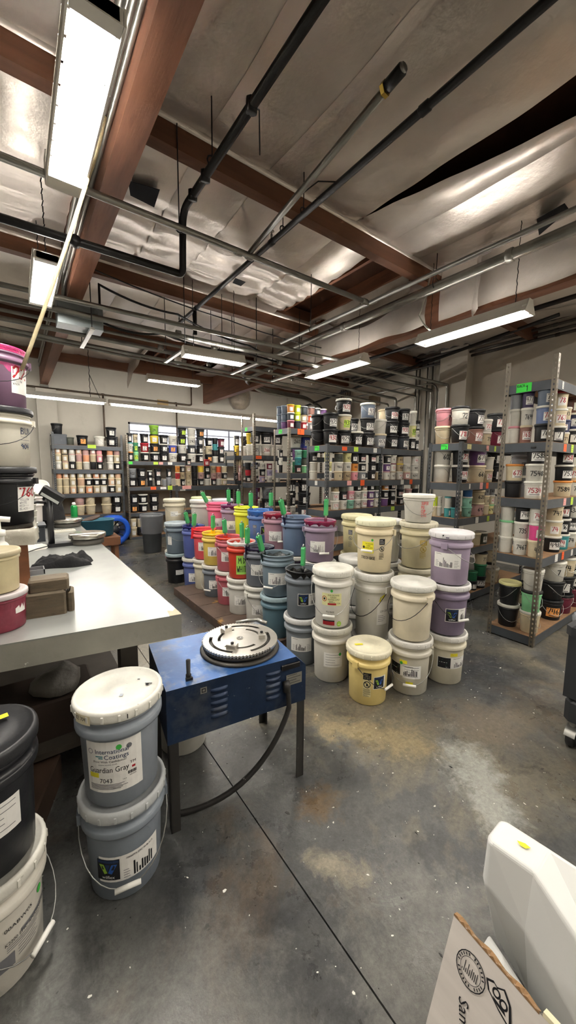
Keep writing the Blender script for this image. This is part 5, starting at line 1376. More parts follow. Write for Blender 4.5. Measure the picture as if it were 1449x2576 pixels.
o = bucket(kx, ky, kz+.600, '7d6078', None, '5a2a48', 'pink stained pail labelled 22 topping the stool stack', (ka-.05, .15, False), [], hs=kh, rs=.96); numlabel(o, ka+.95, '22', RED, ['YELLOW', 'WARM'], .17, .068, .115)
mb = MB(); q = random.Random(5); n = 40; vs = []
for k in range(n+1):
    a = 2*PI*k/n; c, s_ = math.cos(a), math.sin(a); zb = .235+q.uniform(-.03, .03)+.02*math.sin(3*a)
    for r_, zz in ((.1500, .3635), (.1535, .358), (.1480, .346), (.1470, .330)): vs.append((r_*c, r_*s_, zz))
fs = [(k*4+j, k*4+j+1, (k+1)*4+j+1, (k+1)*4+j) for k in range(n) for j in range(3)]
me = mb.add(vs, fs, 0, True).mesh('ink_smear'); me.materials.append(INKP); link('ink_smear', me, o, None, 0, hexc('d23b7a'))
mb = MB(); vs = []
for k in range(n+1):
    a = 2*PI*k/n; c, s_ = math.cos(a), math.sin(a); zb = .215+q.uniform(-.022, .022)+.012*math.sin(3*a)
    for zz in (.261, .5*(.261+zb), zb): vs.append(((.1412 if zz > .25 else brad()(zz)+.0008)*c, (.1412 if zz > .25 else brad()(zz)+.0008)*s_, zz))
fs = [(k*3+j, k*3+j+1, (k+1)*3+j+1, (k+1)*3+j) for k in range(n) for j in range(2)]
me = mb.add(vs, fs, 0, True).mesh('ink_smear'); me.materials.append(INKP); link('ink_smear', me, o, None, 0, hexc('d65c95'))
# small tubs in front of the stool
def smalltub(x, y, z, col, lid, r, h, label):
    b_, l_ = pail_profiles(r, h); t = link('paint_tub', None, None, (x, y, z)) if False else thing('paint_tub', (x, y, z))
    ob = MB().lathe(b_, 28).build('body', PLASTIC, t); ob.color = (*lin(col), 1)
    if lid: l2 = MB().lathe(l_, 28).build('lid', LIDP, t); l2.color = (*lin(lid), 1)
    return tag(t, label, 'tub')
t = smalltub(-.088, 1.83, TZ, '7f2f40', 'bfb7b6', .098, .150, 'raspberry red tub at the near corner of the bench')
d = Decal(lambda z: .098*.93, CZ(-.088, 1.83, .95), .085); d.rect(-.03, -.02, .02, .02, PAPER); d.build(t)
t = smalltub(-.092, 1.84, TZ+.150, 'cfc29a', 'b9ae90', .088, .165, 'cream tub stacked on the raspberry red one')
t = thing('pump_bottle', (-.075, 2.06, TZ)); MB().lathe([(0, 0), (.045, 0), (.048, .01), (.048, .26), (.03, .30), (.02, .31), (.02, .335), (0, .335)], 18).build('bottle', mat('bottle_white', 'd9d7d0', .35), t)
MB().lathe([(0, .335), (.026, .335), (.026, .36), (.011, .365), (.010, .40), (0, .40)], 14).build('collar', GRIP, t); MB().tube([(.045, 0, .405), (0, 0, .412), (-.05, -.02, .405), (-.085, -.03, .390)], [.012, .013, .009, .006], 8).build('nozzle', GRIP, t); tag(t, 'white pump dispenser behind the cream tub', 'bottle')
t = smalltub(-.13, 2.30, TZ, '7b1626', '6e1422', .10, .24, 'dark red tub half hidden under the stool')
# wooden blocks
BLK = mat('old_wood_block', '5d5140', .75, var=.35, vscale=7, stretch=(1, 4, 4), spots=('352c22', 9, .55, .68, .6), bump=.15, bscale=20)
def block(x, y, z, w_, d_, h_, rz, lab):
    o = MB().bbox_bev(-w_/2, -d_/2, 0, w_/2, d_/2, h_, .008).build('wood_block', BLK, None, (x, y, z), rz); return tag(o, lab, 'wood block')
block(.075, 1.885, TZ, .155, .085, .105, -.13, 'upright stained wood block beside the raspberry tub')
block(.170, 1.90, TZ, .028, .095, .092, -.13, 'thin dark wood block at the end of the upright one')
block(.093, 1.905, TZ+.106, .15, .10, .052, -.10, 'dark wood block lying on top of the upright one')
# black rag
def cloth(name, cx, cy, z, lx_, ly_, h_, m, seed, lab, cat='cloth', rz=0):
    n, k = 26, 16; vs = []; fs = []
    for j in range(k+1):
        for i in range(n+1):
            u, v = i/n*2-1, j/k*2-1; e = max(0, 1-(u*u)**1.6)*max(0, 1-(v*v)**1.6)
            rr = 1+.22*mnoise.noise(Vector((math.atan2(v, u)*1.3, seed, 0)))
            zz = h_*e**.55*(.62+.55*mnoise.noise(Vector((u*2.2+seed, v*2.2, seed)))+.35*abs(mnoise.noise(Vector((u*5, v*5+seed, 1)))))
            vs.append((u*lx_*rr, v*ly_*rr*(1-.25*u*u), max(.002*(e > 0), zz)))
    for j in range(k):
        for i in range(n): fs.append((j*(n+1)+i, j*(n+1)+i+1, (j+1)*(n+1)+i+1, (j+1)*(n+1)+i))
    o = MB().add(vs, fs, 0, True).build(name, m, None, (cx, cy, z), rz); return tag(o, lab, cat)
RAG = mat('black_cotton', '101012', .95, bump=.35, bscale=30)
cloth('rag', .225, 2.80, TZ, .165, .10, .085, RAG, 3.1, 'crumpled black rag on the steel bench top', 'rag', -.2)
t = thing('tray', (.05, 2.66, TZ)); MB().prism([(-.07, -.05), (.06, -.05), (.06, .05), (-.07, .05)], 0, .004).build('base', mat('grey_tray', '6f6f70', .4), t)
m_ = MB(); 
for (a, b, c, d_) in ((-.07, -.05, .06, -.044), (-.07, .044, .06, .05), (-.07, -.05, -.064, .05), (.054, -.05, .06, .05)): m_.box(a, b, .004, c, d_, .03)
m_.build('rim', mat('grey_tray'), t); tag(t, 'small grey plastic tray in front of the black rag', 'tray')
t = thing('label_packet', (.03, 2.24, TZ)); MB().box(-.05, -.035, 0, .06, .035, .03).build('packet', PAPER, t)
d = Decal(None, 0, 0, (Vector((0, -.035, .015)), Vector((1, 0, 0)), Vector((0, 0, 1)), Vector((0, -1, 0)))); d.rect(-.02, -.01, .04, .008, RED); d.build(t, 'print'); tag(t, 'white packet with red print behind the wood blocks', 'packet')
# digital platform scale
def scale(x, y, lab, black_post=True):
    t = thing('platform_scale', (x, y, TZ)); BM = mat('scale_black', '19191b', .45, var=.2, spots=('b9b6ae', 28, .69, .73, .7)); SS = mat('brushed_steel', 'b9b5ab', .25, metal=.9, var=.1, bump=.03)
    hh = .045
    MB().lathe([(0, 0), (.12, 0), (.125, .01), (.125, hh-.008), (.115, hh), (0, hh)], 28, cx=.13, cy=0).build('base', mat('scale_base', '55524c', .5, var=.4), t)
    MB().lathe([(0, .052), (.137, .052), (.142, .056), (.142, .085), (.138, .090), (0, .090)], 36, cx=.13, cy=0).build('platter', SS, t)
    if black_post:
        MB().box(-.16, -.045, 0, .02, .05, .028).build('foot_bar', BM, t)
        MB().tube([(-.13, 0, .02), (-.13, 0, .395)], .023, 12).build('post', BM, t)
        m_ = MB(); m_.bbox_bev(-.085, -.02, -.045, .085, .02, .045, .008); o = m_.build('display', BM, t); o.location = (-.105, -.03, .42); o.rotation_euler = (.35, .62, -.25)
        o2 = MB().box(-.07, -.024, -.035, .07, -.0205, -.012).build('screen', mat('lcd', 'b9bcb8', .3), o)
        MB().tube([(-.15, 0, .36), (-.21, -.03, .37), (-.26, -.05, .365)], [.012, .012, .018], 8).build('knob_arm', BM, t)
    return tag(t, lab, 'scale')
scale(.335, 3.50, 'steel platform scale with a black post on the bench')
scale(.30, 4.62, 'second steel scale holding a black bag at the bench end', False)
cloth('black_bag', .26, 4.66, TZ+.092, .14, .11, .30, RAG, 8.2, 'black plastic bag heaped on the far scale', 'bag')
t = thing('spray_can', (.52, 4.83, TZ)); MB().lathe([(0, 0), (.034, 0), (.035, .004), (.035, .19), (.030, .205), (.022, .212), (0, .212)], 20).build('can', mat('spray_green', '1f8a45', .3, metal=.2, spots=('dfe8df', 12, .66, .70, .8)), t)
MB().lathe([(0, .212), (.02, .212), (.02, .235), (.012, .245), (0, .246)], 14).build('cap', GRIP, t); tag(t, 'green spray can standing at the bench end', 'spray can')
t = thing('keyboard', (.36, 4.26, TZ)); MB().bbox_bev(-.10, -.045, 0, .10, .045, .018, .004).build('case', mat('keyboard_pale', 'c9c5b8', .5), t)
for r_ in range(3):
    for c in range(9): MB().box(-.09+c*.0202, -.035+r_*.024, .018, -.09+c*.0202+.016, -.035+r_*.024+.018, .022).build('key', mat('key_pale', 'b9b4a6', .5), t)
tag(t, 'pale small keypad lying on the bench behind the scale', 'keyboard')
t = thing('folder_box', (.02, 3.9, TZ)); MB().bbox_bev(-.16, -.12, 0, .16, .12, .13, .006).build('body', mat('folder_dark', '3a3f45', .5, var=.3), t); MB().box(-.17, -.13, .13, .17, .13, .145).build('lid', mat('folder_dark'), t); tag(t, 'dark grey flat box behind the black scale post', 'box')
cloth('paper_stack', .04, 3.5, TZ, .13, .10, .03, mat('loose_paper', 'cfccc2', .7, var=.1), 5.5, 'loose papers lying beside the black scale post', 'papers')
cable('thin black lead curling from the scale on the bench', [(.20, 3.46, TZ+.02), (.10, 3.40, TZ+.012), (.03, 3.30, TZ+.01)], .004)
# nested white cups behind the stool stack
for i in range(6):
    t = thing('plastic_cup', (.135, 4.05, TZ+.14+i*.032)) if False else None
m_ = None
for i in range(7):
    o = MB().lathe([(0, 0), (.040, 0), (.050, .12), (.054, .12), (.054, .126), (.048, .124), (.038, .006), (0, .006)], 18).build('plastic_cup', mat('cup_white', 'd9d6cc', .4, var=.1), None, (.075+.004*(i % 2), 3.72, TZ+.001+i*.052))
    tag(o, '%s cup in the nested white stack behind the scale' % ['bottom', 'second', 'third', 'fourth', 'fifth', 'sixth', 'top'][i], 'cup', 'nested white cups')
# white bucket and tipped pail on the far bench
b_ = bucket(.09, 4.45, TZ, 'cfc9c4', None, 'd9b9c0', 'white bucket with pink smears at the far end of the bench', None, [], hs=.95, rs=.8)
t = link('ink_pail', KM['p'][0], None, (.235, 4.80, TZ+.33), 0, lin('d6d3c8')); t.rotation_euler = (.9, .3, -.5); t.scale = (.9, .9, .9); l_ = link('lid', KM['p'][1], t, None, 0, lin('dedbd0')); tag(t, 'white pail tipped over above the far scale', 'ink pail', 'gallon pails')
o = MB().bbox_bev(-.11, -.09, 0, .11, .09, .33, .008).build('carton', mat('dark_carton', '26272a', .7, var=.2), None, (.20, 4.80, TZ)); tag(o, 'dark upright carton carrying the tipped white pail', 'carton')

# ---- stool with a teal basin past the end of the bench
t = thing('step_stool', (.93, 5.62, 0)); OAK2 = mat('step_wood', '6f482e', .6, var=.3)
MB().bbox_bev(-.20, -.18, .50, .20, .18, .62, .01).build('seat', OAK2, t)
for x in (-.15, .15):
    for y in (-.13, .13): MB().box(x-.025, y-.025, 0, x+.025, y+.025, .50).build('leg', OAK2, t)
tag(t, 'brown wooden stool holding a teal basin behind the bench', 'stool')
t = thing('basin', (.86, 5.60, .622)); m_ = MB(); n = 32
def sup(a, rx, ry): c, s_ = math.cos(a), math.sin(a); return (rx*math.copysign(abs(c)**.6, c), ry*math.copysign(abs(s_)**.6, s_))
vs = []
for rx, ry, z in ((.16, .11, 0), (.20, .14, .02), (.215, .15, .22), (.225, .16, .225), (.225, .16, .235), (.205, .14, .235), (.19, .13, .03)): vs += [(*sup(2*PI*i/n, rx, ry), z) for i in range(n)]
fs = [(j*n+i, j*n+(i+1) % n, (j+1)*n+(i+1) % n, (j+1)*n+i) for j in range(6) for i in range(n)]+[list(range(n))[::-1], list(range(6*n, 7*n))]
m_.add(vs, fs, 0, True).build('body', mat('teal_plastic', '2f6478', .45, var=.15), t); tag(t, 'teal plastic basin on the brown stool', 'basin')
o = MB().lathe([(0, 0), (.11, 0), (.12, .01), (.12, .025), (.10, .03), (0, .03)], 22).build('pan_lid', mat('brown_lid', '4a3830', .5), None, (.80, 5.58, .858)); o.rotation_euler = (0, -.3, 0); tag(o, 'round brown lid resting in the teal basin', 'lid')
# ---- blue air mover standing on its side
t = thing('air_mover', (1.53, 8.02, .31)); BF = mat('fan_blue', '1f55c0', .4, var=.12); n = 30; m_ = MB(); vs = []
for r_, y in ((.20, -.14), (.24, -.16), (.30, -.13), (.31, 0), (.30, .13), (.24, .16), (.20, .14), (.20, -.14)): vs += [(r_*math.cos(2*PI*i/n), y, r_*math.sin(2*PI*i/n)) for i in range(n)]
fs = [(j*n+i, j*n+(i+1) % n, (j+1)*n+(i+1) % n, (j+1)*n+i) for j in range(7) for i in range(n)]
m_.add(vs, fs, 0, True).build('housing', BF, t)
for k in range(10):
    a = 2*PI*k/10; c, s_ = math.cos(a), math.sin(a); MB().tube([(.19*c, -.10, .19*s_), (.10*c, .0, .10*s_)], .012, 6).build('blade', mat('fan_dark', '1a1d24', .5), t)
MB().tube([(0, -.10, 0), (0, .10, 0)], .09, 16).build('motor', mat('fan_dark'), t)
for a in (.3, 1.1, -.4, -1.2): MB().box(.29*math.cos(a)-.03, -.08, .29*math.sin(a)-.03, .29*math.cos(a)+.03, .08, .29*math.sin(a)+.03).build('foot', BF, t)
t.rotation_euler[2] = .25; tag(t, 'bright blue round air mover on the floor before the left rack', 'fan')
# ---- trash can with a clear liner
t = thing('trash_can', (2.0, 6.98, 0)); MB().lathe([(0, 0), (.15, 0), (.155, .01), (.185, .66), (.20, .67), (.20, .70), (.188, .70), (.18, .66), (.15, .02), (0, .02)], 28).build('body', mat('can_grey', '45484b', .55, var=.2), t)
m_ = MB().lathe([(.185, .69), (.205, .715), (.212, .68), (.205, .60), (.200, .50), (.186, .36)], 36); m_.v = [(x*(1+.05*mnoise.noise(Vector((x*22, y*22, z*10)))), y*(1+.05*mnoise.noise(Vector((x*22, y*22, z*10)))), z+.02*mnoise.noise(Vector((x*12, y*12, 3)))) for x, y, z in m_.v]
m_.build('liner', mat('clear_liner', '9a9ca0', .2, var=.2, bump=.6, bscale=16, alpha=.45), t); tag(t, 'grey trash can with a clear liner beside the bucket rows', 'trash can')

# ================================================================ blue turntable machine
def machine():
    t = thing('turntable_machine', (.44, 1.42, 0)); th = math.atan2(-.09, .66); t.rotation_euler[2] = th; W_, D_ = .668, .468; zt, zb = .655, .415
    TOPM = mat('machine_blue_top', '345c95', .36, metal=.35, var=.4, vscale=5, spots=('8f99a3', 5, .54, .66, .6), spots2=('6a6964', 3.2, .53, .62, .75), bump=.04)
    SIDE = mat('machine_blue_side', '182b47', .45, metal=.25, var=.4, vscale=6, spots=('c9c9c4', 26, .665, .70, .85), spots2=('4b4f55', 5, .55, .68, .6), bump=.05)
    LEGM = mat('machine_leg', '34322f', .6, metal=.2, var=.3, spots=('8f8a82', 20, .68, .73, .6))
    ch = .055
    poly = [(0, 0), (W_-.0, 0), (W_, D_), (0, D_)]
    MB().prism(poly, zt-.004, zt).build('top_plate', TOPM, t) if False else None
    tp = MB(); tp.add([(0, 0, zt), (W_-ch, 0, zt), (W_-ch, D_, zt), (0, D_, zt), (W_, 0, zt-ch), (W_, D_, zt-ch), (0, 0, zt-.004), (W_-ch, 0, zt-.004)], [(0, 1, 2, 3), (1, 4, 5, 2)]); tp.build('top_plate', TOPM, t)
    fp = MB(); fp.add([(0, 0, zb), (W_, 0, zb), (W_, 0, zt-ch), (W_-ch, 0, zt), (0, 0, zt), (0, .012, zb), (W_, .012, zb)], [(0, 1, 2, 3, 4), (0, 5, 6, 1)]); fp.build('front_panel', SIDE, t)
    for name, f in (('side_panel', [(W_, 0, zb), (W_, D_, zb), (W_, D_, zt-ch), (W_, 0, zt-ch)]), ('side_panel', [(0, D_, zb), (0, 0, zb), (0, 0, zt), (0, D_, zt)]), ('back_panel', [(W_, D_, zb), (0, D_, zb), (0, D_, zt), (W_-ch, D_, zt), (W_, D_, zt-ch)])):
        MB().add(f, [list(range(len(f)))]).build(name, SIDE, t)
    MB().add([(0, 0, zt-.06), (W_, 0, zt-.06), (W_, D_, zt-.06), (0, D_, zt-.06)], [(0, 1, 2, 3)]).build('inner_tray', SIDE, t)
    for x, y in ((.005, .0), (W_-.045, .0), (.005, D_-.04), (W_-.045, D_-.04)):
        m_ = MB(); m_.box(x, y+.002, 0, x+.04, y+.007, zb+.1) if y < .1 else m_.box(x, y+.033, 0, x+.04, y+.038, zb+.1)
        xx = x if x < .1 else x+.035; m_.box(xx, y+.002, 0, xx+.005, y+.038, zb+.1); m_.build('leg', LEGM, t)
    for gx_ in (.185, .45):                                   # louvre slots pressed into the front
        for k in range(5):
            z = .475+k*.030; m_ = MB(); n = 8; vs = []
            for i in range(n+1):
                u = i/n; x = gx_+.078*u; e = math.sin(PI*u)**.35
                vs += [(x, -.0005, z+.016), (x, -.010*e, z+.010), (x, -.011*e, z+.002), (x, -.0005, z-.001)]
            m_.add(vs, [(i*4+j, i*4+j+1, (i+1)*4+j+1, (i+1)*4+j) for i in range(n) for j in range(3)], 0, True); m_.build('louvre', SIDE, t)
    d = Decal(None, 0, 0, (Vector((.60, -.0005, .545)), Vector((1, 0, 0)), Vector((0, 0, 1)), Vector((0, -1, 0)))); d.rect(-.042, -.028, .045, .028, mat('name_plate', '8f8c82', .4, metal=.5)); 
    for r_ in range(4): d.lines(-.036, .04, -.022+r_*.013, -.018+r_*.013, INK, 1, r_)
    d.build(t, 'name_plate')
    d = Decal(None, 0, 0, (Vector((.155, -.0005, .617)), Vector((1, 0, 0)), Vector((0, 0, 1)), Vector((0, -1, 0)))); d.rect(-.014, -.014, .014, .014, mat('name_plate')); d.rect(-.009, -.009, .009, .009, INK, .0016); d.rect(-.005, -.005, .005, .005, mat('name_plate'), .002); d.build(t, 'square_clip')
    MB().bbox_bev(.53, -.012, .607, .63, .0, .632, .003).build('latch_bracket', mat('bracket_black', '1c1a1a', .4, metal=.4, spots=('a8a29a', 18, .62, .7, .6)), t)
    MB().lathe([(0, 0), (.012, 0), (.012, .02), (.0085, .022), (.010, .085), (0, .086)], 10, cx=.105, cy=.055, cz=zt).build('peg', BLKPIPE, t)
    MB().bbox_bev(.09, .035, zt, .12, .05, zt+.012, .002).build('peg_foot', BLKPIPE, t)
    # turntable
    AL = mat('machined_aluminium', 'c7c3ba', .28, metal=.8, var=.15, vscale=9, spots=('6f6a62', 10, .62, .72, .5), bump=.05); DKM = mat('table_drum', '3f3c37', .5, metal=.4, var=.4, spots=('a39a86', 9, .6, .7, .5))
    tx, ty = .405, .215; tt = zt
    MB().lathe([(0, 0), (.195, 0), (.20, .004), (.195, .012), (.17, .018), (0, .018)], 40, cx=tx, cy=ty, cz=tt).build('turntable_drum', DKM, t)
    MB().lathe([(0, .018), (.178, .018), (.185, .022), (.185, .034), (.18, .036), (0, .036)], 44, cx=tx, cy=ty, cz=tt).build('lower_disc', DKM, t)
    # toothed disc with arc slots
    m_ = MB(); nt_ = 72; out = []
    for k in range(nt_):
        a = 2*PI*k/nt_; a2 = 2*PI*(k+.75)/nt_; tooth = .6 < a < 5.2
        out += [(.190*math.cos(a), .190*math.sin(a)), ((.181 if tooth else .190)*math.cos(a2), (.181 if tooth else .190)*math.sin(a2))]
    z0, z1 = tt+.040, tt+.050
    def ringfaces(ri, ro_pts, zz):
        n = len(ro_pts); vs = [(tx+x, ty+y, zz) for x, y in ro_pts]+[(tx+ri*math.cos(math.atan2(y, x)), ty+ri*math.sin(math.atan2(y, x)), zz) for x, y in ro_pts]
        return vs, [(i, (i+1) % n, (i+1) % n+n, i+n) for i in range(n)]
    n = len(out)
    for zz in (z0, z1): m_.add(*ringfaces(.155, out, zz))
    vs = [(tx+x, ty+y, z0) for x, y in out]+[(tx+x, ty+y, z1) for x, y in out]; m_.add(vs, [(i, (i+1) % n, (i+1) % n+n, i+n) for i in range(n)])
    def sector(r0, r1, a0, a1, seg=20):
        vs = []; fs = []
        for i in range(seg+1):
            a = a0+(a1-a0)*i/seg; c, s_ = math.cos(a), math.sin(a); vs += [(tx+r0*c, ty+r0*s_, z0), (tx+r1*c, ty+r1*s_, z0), (tx+r1*c, ty+r1*s_, z1), (tx+r0*c, ty+r0*s_, z1)]
        for i in range(seg): fs += [(i*4+j, i*4+(j+1) % 4, (i+1)*4+(j+1) % 4, (i+1)*4+j) for j in range(4)]
        fs += [(0, 1, 2, 3), (seg*4+3, seg*4+2, seg*4+1, seg*4)]; m_.add(vs, fs)
    sector(.138, .1552, .0, .45); sector(.138, .1552, 2.0, 2.6); sector(.138, .1552, 4.1, 4.7)       # slots stay open between these bridges
    sector(.112, .139, 0, 6.283, 44); sector(.096, .113, .9, 1.5); sector(.096, .113, 3.0, 3.6); sector(.096, .113, 5.1, 5.7); sector(.006, .097, 0, 6.283, 40)
    m_.build('toothed_disc', AL, t)
    MB().lathe([(0, .050), (.016, .050), (.016, .053), (.008, .053), (.008, .051), (0, .051)], 16, cx=tx, cy=ty, cz=tt).build('hub_ring', STEEL, t)
    for a in (1.9, -.35, 4.0):
        c, s_ = math.cos(a), math.sin(a); o = MB().bbox_bev(-.026, -.017, 0, .026, .017, .022, .002).build('clamp_block', AL, t, (tx+.11*c, ty+.11*s_, tt+.050), a+PI/2)
        MB().lathe([(0, .022), (.008, .022), (.008, .030), (.004, .031), (0, .031)], 6).build('bolt', BLKPIPE, o)
    MB().tube([(tx+.05, ty+.19, tt+.05), (tx+.12, ty+.175, tt+.055), (tx+.17, ty+.15, tt+.058)], .009, 8).build('tension_rod', STEEL, t); MB().tube([(tx+.165, ty+.155, tt+.055), (tx+.20, ty+.11, tt+.045)], .013, 10).build('rod_end', STEEL, t)
    MB().tube([(tx+.19, ty-.10, tt), (tx+.19, ty-.10, tt+.025)], .008, 8).build('stop_pin', STEEL, t) if False else None
    # power cable from the front to the floor
    pts = []
    for k in range(25):
        u = k/24; p = Vector((.555, -.012, .53)).lerp(Vector((-.05, -.03, .012)), u); p.x = .555+.02*math.sin(u*3)-.62*max(0, u-.12)**1.15; p.z = .53*(1-u)**1.9+.012; p.y = -.015-.03*math.sin(PI*u)+.10*u*u; pts.append(p)
    MB().tube(pts, .0125, 8).build('power_cable', mat('taped_cable', '2b2927', .5, var=.4, spots=('c9c5bc', 40, .66, .70, .8)), t)
    MB().tube([(.555, .0, .545), (.555, -.014, .53), (.553, -.016, .50)], .018, 8).build('cable_gland', mat('taped_cable'), t)
    return tag(t, 'blue steel machine with a toothed aluminium turntable beside the bench', 'machine')
machine()
o = MB().box(-.03, -.02, 0, .03, .02, .002).build('paper_scrap', PAPER, None, (1.20, 1.86, 0), .4); tag(o, 'white paper scrap on the floor behind the blue machine', 'paper')

# ================================================================ right foreground: carton, white tank, cart
WPL = mat('milky_polyethylene', 'dcdcd8', .42, var=.05, vscale=2, spots=('b9b6aa', 9, .66, .78, .3))
def tank(name, secs, lab, extra=None):
    """loft of equal-count sections along y"""
    n = len(secs[0][1]); m_ = MB(); vs = []
    for y, pr in secs: vs += [(x, y+(dy if len(p) > 2 else 0), z) for p in pr for x, z, dy in [(p[0], p[1], p[2] if len(p) > 2 else 0)]]
    k = len(secs); fs = [(j*n+i, j*n+(i+1) % n, (j+1)*n+(i+1) % n, (j+1)*n+i) for j in range(k-1) for i in range(n)]+[list(range(n))[::-1], list(range((k-1)*n, k*n))]
    t = thing(name, (secs[0][1][0][0], secs[0][0], 0)); o = t.location
    m_.add([(x-o.x, y-o.y, z) for x, y, z in vs], fs); ob = m_.build('shell', WPL, t)
    bv = ob.modifiers.new('soft_edges', 'BEVEL'); bv.width = .012; bv.segments = 3; bv.limit_method = 'ANGLE'; bv.angle_limit = .35
    for p in ob.data.polygons: p.use_smooth = False
    return tag(t, lab, 'tank'), ob
tk, ob = tank('plastic_tank', [(.425, [(1.06, .49), (1.045, .37), (1.13, .17), (1.24, .17), (1.22, .38), (1.13, .495)]), (.41, [(1.035, .50), (1.03, .36), (1.12, .12), (1.28, .12), (1.24, .38), (1.135, .505)]),
     (.30, [(1.045, .50), (1.02, .34), (1.10, .06), (1.32, .06), (1.27, .38), (1.145, .505)]), (.10, [(.99, .40), (.97, .22), (1.02, .02), (1.36, .02), (1.30, .38), (1.165, .50)]), (-.35, [(.90, .22), (.90, .10), (.95, .02), (1.4, .02), (1.36, .38), (1.21, .49)])], 'milky white faceted plastic tank with a yellow smear at lower right')
sm = at_z(1300, 2117, .5035)-tk.location
d = Decal(None, 0, 0, (sm, Vector((.30, -.95, 0)), Vector((.95, .30, .05)), Vector((0, 0, 1))))
d.poly([(0, 0), (.02, .004), (.034, -.002), (.022, -.012), (.008, -.010)], YEL, .004); d.build(tk, 'ink_smear')
tk2, _ = tank('plastic_tank', [(.395, [(1.0, .20), (.99, .12), (1.0, .0), (1.06, .0), (1.06, .16), (1.05, .20)]), (.34, [(.955, .22), (.95, .10), (.955, .0), (1.07, .0), (1.07, .11), (1.0, .24)]), (.10, [(.90, .17), (.90, .08), (.90, .0), (.99, .0), (.98, .14), (.94, .18)])], 'smaller rounded white plastic tank tucked below the faceted one')
# carton leaning toward the tank
def carton():
    t = thing('carton', (.60, .33, .0)); CB = mat('white_corrugated', 'd6cec6', .75, var=.14, vscale=6, stretch=(1, .3, 2.5), spots=('9a8f84', 7, .62, .75, .35)); KR = mat('kraft_edge', '8a6a48', .85, var=.3, vscale=40)
    lean = math.atan2(.776-.57, .5)
    t.location = (.572, .385, .0); t.rotation_euler = (0, lean, -.06)
    Hh, Ln, th = .545, .85, .006
    zoff = .03
    m_ = MB(); m_.add([(0, -.005, zoff), (0, -Ln, zoff), (0, -Ln, Hh), (0, -.185, Hh-.004), (0, -.0, Hh+.004)], [(0, 1, 2, 3, 4)]); m_.add([(th, -.005, zoff), (th, -Ln, zoff), (th, -Ln, Hh), (th, -.185, Hh-.004), (th, 0, Hh+.004)], [(4, 3, 2, 1, 0)])
    m_.add([(0, -.005, zoff), (0, 0, Hh+.004), (th, 0, Hh+.004), (th, -.005, zoff)], [(0, 1, 2, 3)]); m_.build('side_panel', CB, t)
    m_ = MB(); n = 24; vs = []
    for i in range(n+1):
        u = i/n; y = -.185*u; z = Hh+.004-.008*u; vs += [(-.0008, y, z-.003), (-.0008, y, z+.001+.003*math.sin(i*9)), (th+.006, y, z+.001+.003*math.sin(i*7)), (th+.006, y, z-.003)]
    m_.add(vs, [(i*4+j, i*4+j+1, (i+1)*4+j+1, (i+1)*4+j) for i in range(n) for j in range(3)]); m_.build('torn_edge', KR, t)
    MB().box(-.0006, -Ln, Hh-.004, .016, -.19, Hh+.004).build('folded_edge', mat('cream_edge', 'd9cfae', .7, var=.1), t)
    for y in (-Ln, ): MB().box(th, y, zoff, .10, y+th, Hh-.02).build('end_panel', CB, t)
    MB().box(.10, -Ln, zoff, .10+th, -.02, Hh-.10).build('rear_panel', CB, t); MB().box(0, -Ln, zoff-.006, .106, -.01, zoff).build('bottom_panel', CB, t)
    d = Decal(None, 0, 0, (Vector((-.0003, -.080, Hh-.100)), Vector((.0, -1, 0)), Vector((0, 0, 1)), Vector((-1, 0, 0))))
    d.ring(-.02, .04, .031, .033, INK); d.ring(-.02, .04, .022, .023, INK)
    for k in range(26):
        a = 2*PI*k/26; c, s_ = math.cos(a), math.sin(a)
        if k % 7: d.poly([(-.02+.0245*c-.0012*s_, .04+.0245*s_+.0012*c), (-.02+.0245*c+.0012*s_, .04+.0245*s_-.0012*c), (-.02+.0295*c+.0012*s_, .04+.0295*s_-.0012*c), (-.02+.0295*c-.0012*s_, .04+.0295*s_+.0012*c)], INK)
    for k in range(9): d.rect(-.038+k*.004, .028, -.0365+k*.004, .028+.004+.018*abs(math.sin(k*1.7)), INK)
    d.build(t, 'printed_seal'); pl_ = d.pl; d = Decal(None, 0, 0, pl_)
    # double curl emblem in an outlined lozenge
    L0 = [(a-.016, b+.008) for a, b in ((.026, .052), (.040, .060), (.048, .056), (.062, .066), (.078, .050), (.088, .012), (.060, .022), (.034, .036))]
    d.poly(L0, INK); cxm = sum(p[0] for p in L0)/8; cym = sum(p[1] for p in L0)/8
    d.poly([(cxm+(a-cxm)*.82, cym+(b-cym)*.82) for a, b in L0], mat('white_corrugated'), .0022); d.ring(.034, .054, .005, .0085, INK, .0026); d.ring(.050, .048, .005, .0085, INK, .0026); d.poly([(.028, .044), (.034, .038), (.058, .034), (.054, .040)], INK, .0026)
    d.build(t, 'printed_emblem'); d = Decal(None, 0, 0, pl_)
    d.type('Samsung', -.030, -.020, .022, INK, width=.105, rot=-1.25)
    d.build(t, 'lettering')
    return tag(t, 'worn white corrugated carton printed with a round seal and emblem', 'carton')
carton()
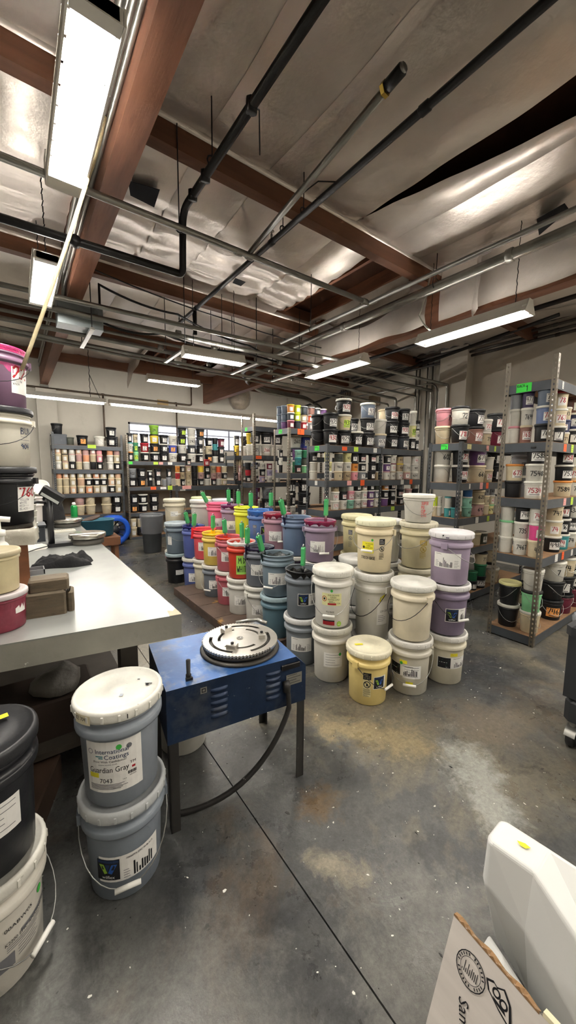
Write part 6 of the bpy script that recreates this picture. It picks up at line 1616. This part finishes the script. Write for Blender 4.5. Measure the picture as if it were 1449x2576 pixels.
# dark rolling cart cut off by the right edge
def cart():
    bx0, by0 = 2.50, .60
    t = thing('utility_cart', (2.53, .535, 0)); CP = mat('cart_charcoal', '2a2c2f', .5, var=.15); 
    MB().bbox_bev(-.10, -.62, .16, .45, .10, .30, .03).build('lower_tray', CP, t)
    for x, y in ((-.06, .06), (.41, .06), (-.06, -.58), (.41, -.58)):
        MB().prism([(x-.045, y-.045), (x+.045, y-.045), (x+.045, y+.045), (x-.045, y+.045)], .30, .66).build('post', CP, t)
    MB().bbox_bev(-.12, -.64, .66, .47, .12, .74, .03).build('upper_tray', CP, t)
    m_ = MB(); n = 36; vs = []
    for j, (k, z) in enumerate(((.93, .755), (1.0, .752), (1.03, .72), (1.03, .67), (.99, .64))):
        for i in range(n):
            a = 2*PI*i/n; x, y = sup(a, .305, .39); w_ = 1+.015*math.sin(i*2.3+j*1.7); vs.append((.175+x*k*w_, -.26+y*k*w_, z+.006*math.sin(i*1.7+j)))
    m_.add(vs, [(j*n+i, j*n+(i+1) % n, (j+1)*n+(i+1) % n, (j+1)*n+i) for j in range(4) for i in range(n)]+[list(range(n))], 0, True)
    m_.build('plastic_wrap', mat('cart_wrap', '8f9296', .22, var=.4, vscale=12, bump=.6, bscale=20), t)
    for x, y in ((-.055, .055), (.40, .055), (-.055, -.57), (.40, -.57)):
        o = thing('caster_helper') if False else None
        MB().lathe([(0, 0), (.02, 0), (.02, .05), (0, .05)], 10, cx=x, cy=y, cz=.11).build('caster_stem', STEEL, t)
        m_ = MB(); nn = 20; vs = []
        for r_, yy in ((.02, -.02), (.052, -.02), (.058, -.012), (.058, .012), (.052, .02), (.02, .02)): vs += [(x+r_*math.cos(2*PI*i/nn), y+yy, .058+r_*math.sin(2*PI*i/nn)) for i in range(nn)]
        m_.add(vs, [(j*nn+i, j*nn+(i+1) % nn, (j+1)*nn+(i+1) % nn, (j+1)*nn+i) for j in range(5) for i in range(nn)], 0, True); m_.build('wheel', mat('caster_black', '17171a', .4), t)
        m_ = MB(); vs = []
        for i in range(12):
            a = .2+2.6*i/11; vs += [(x+.066*math.cos(a), y-.026, .058+.066*math.sin(a)), (x+.066*math.cos(a), y+.026, .058+.066*math.sin(a))]
        m_.add(vs, [(2*i, 2*i+1, 2*i+3, 2*i+2) for i in range(11)], 0, True); m_.build('caster_hood', STEEL, t)
    return tag(t, 'dark rolling utility cart wrapped in plastic at the right edge', 'cart')
cart()
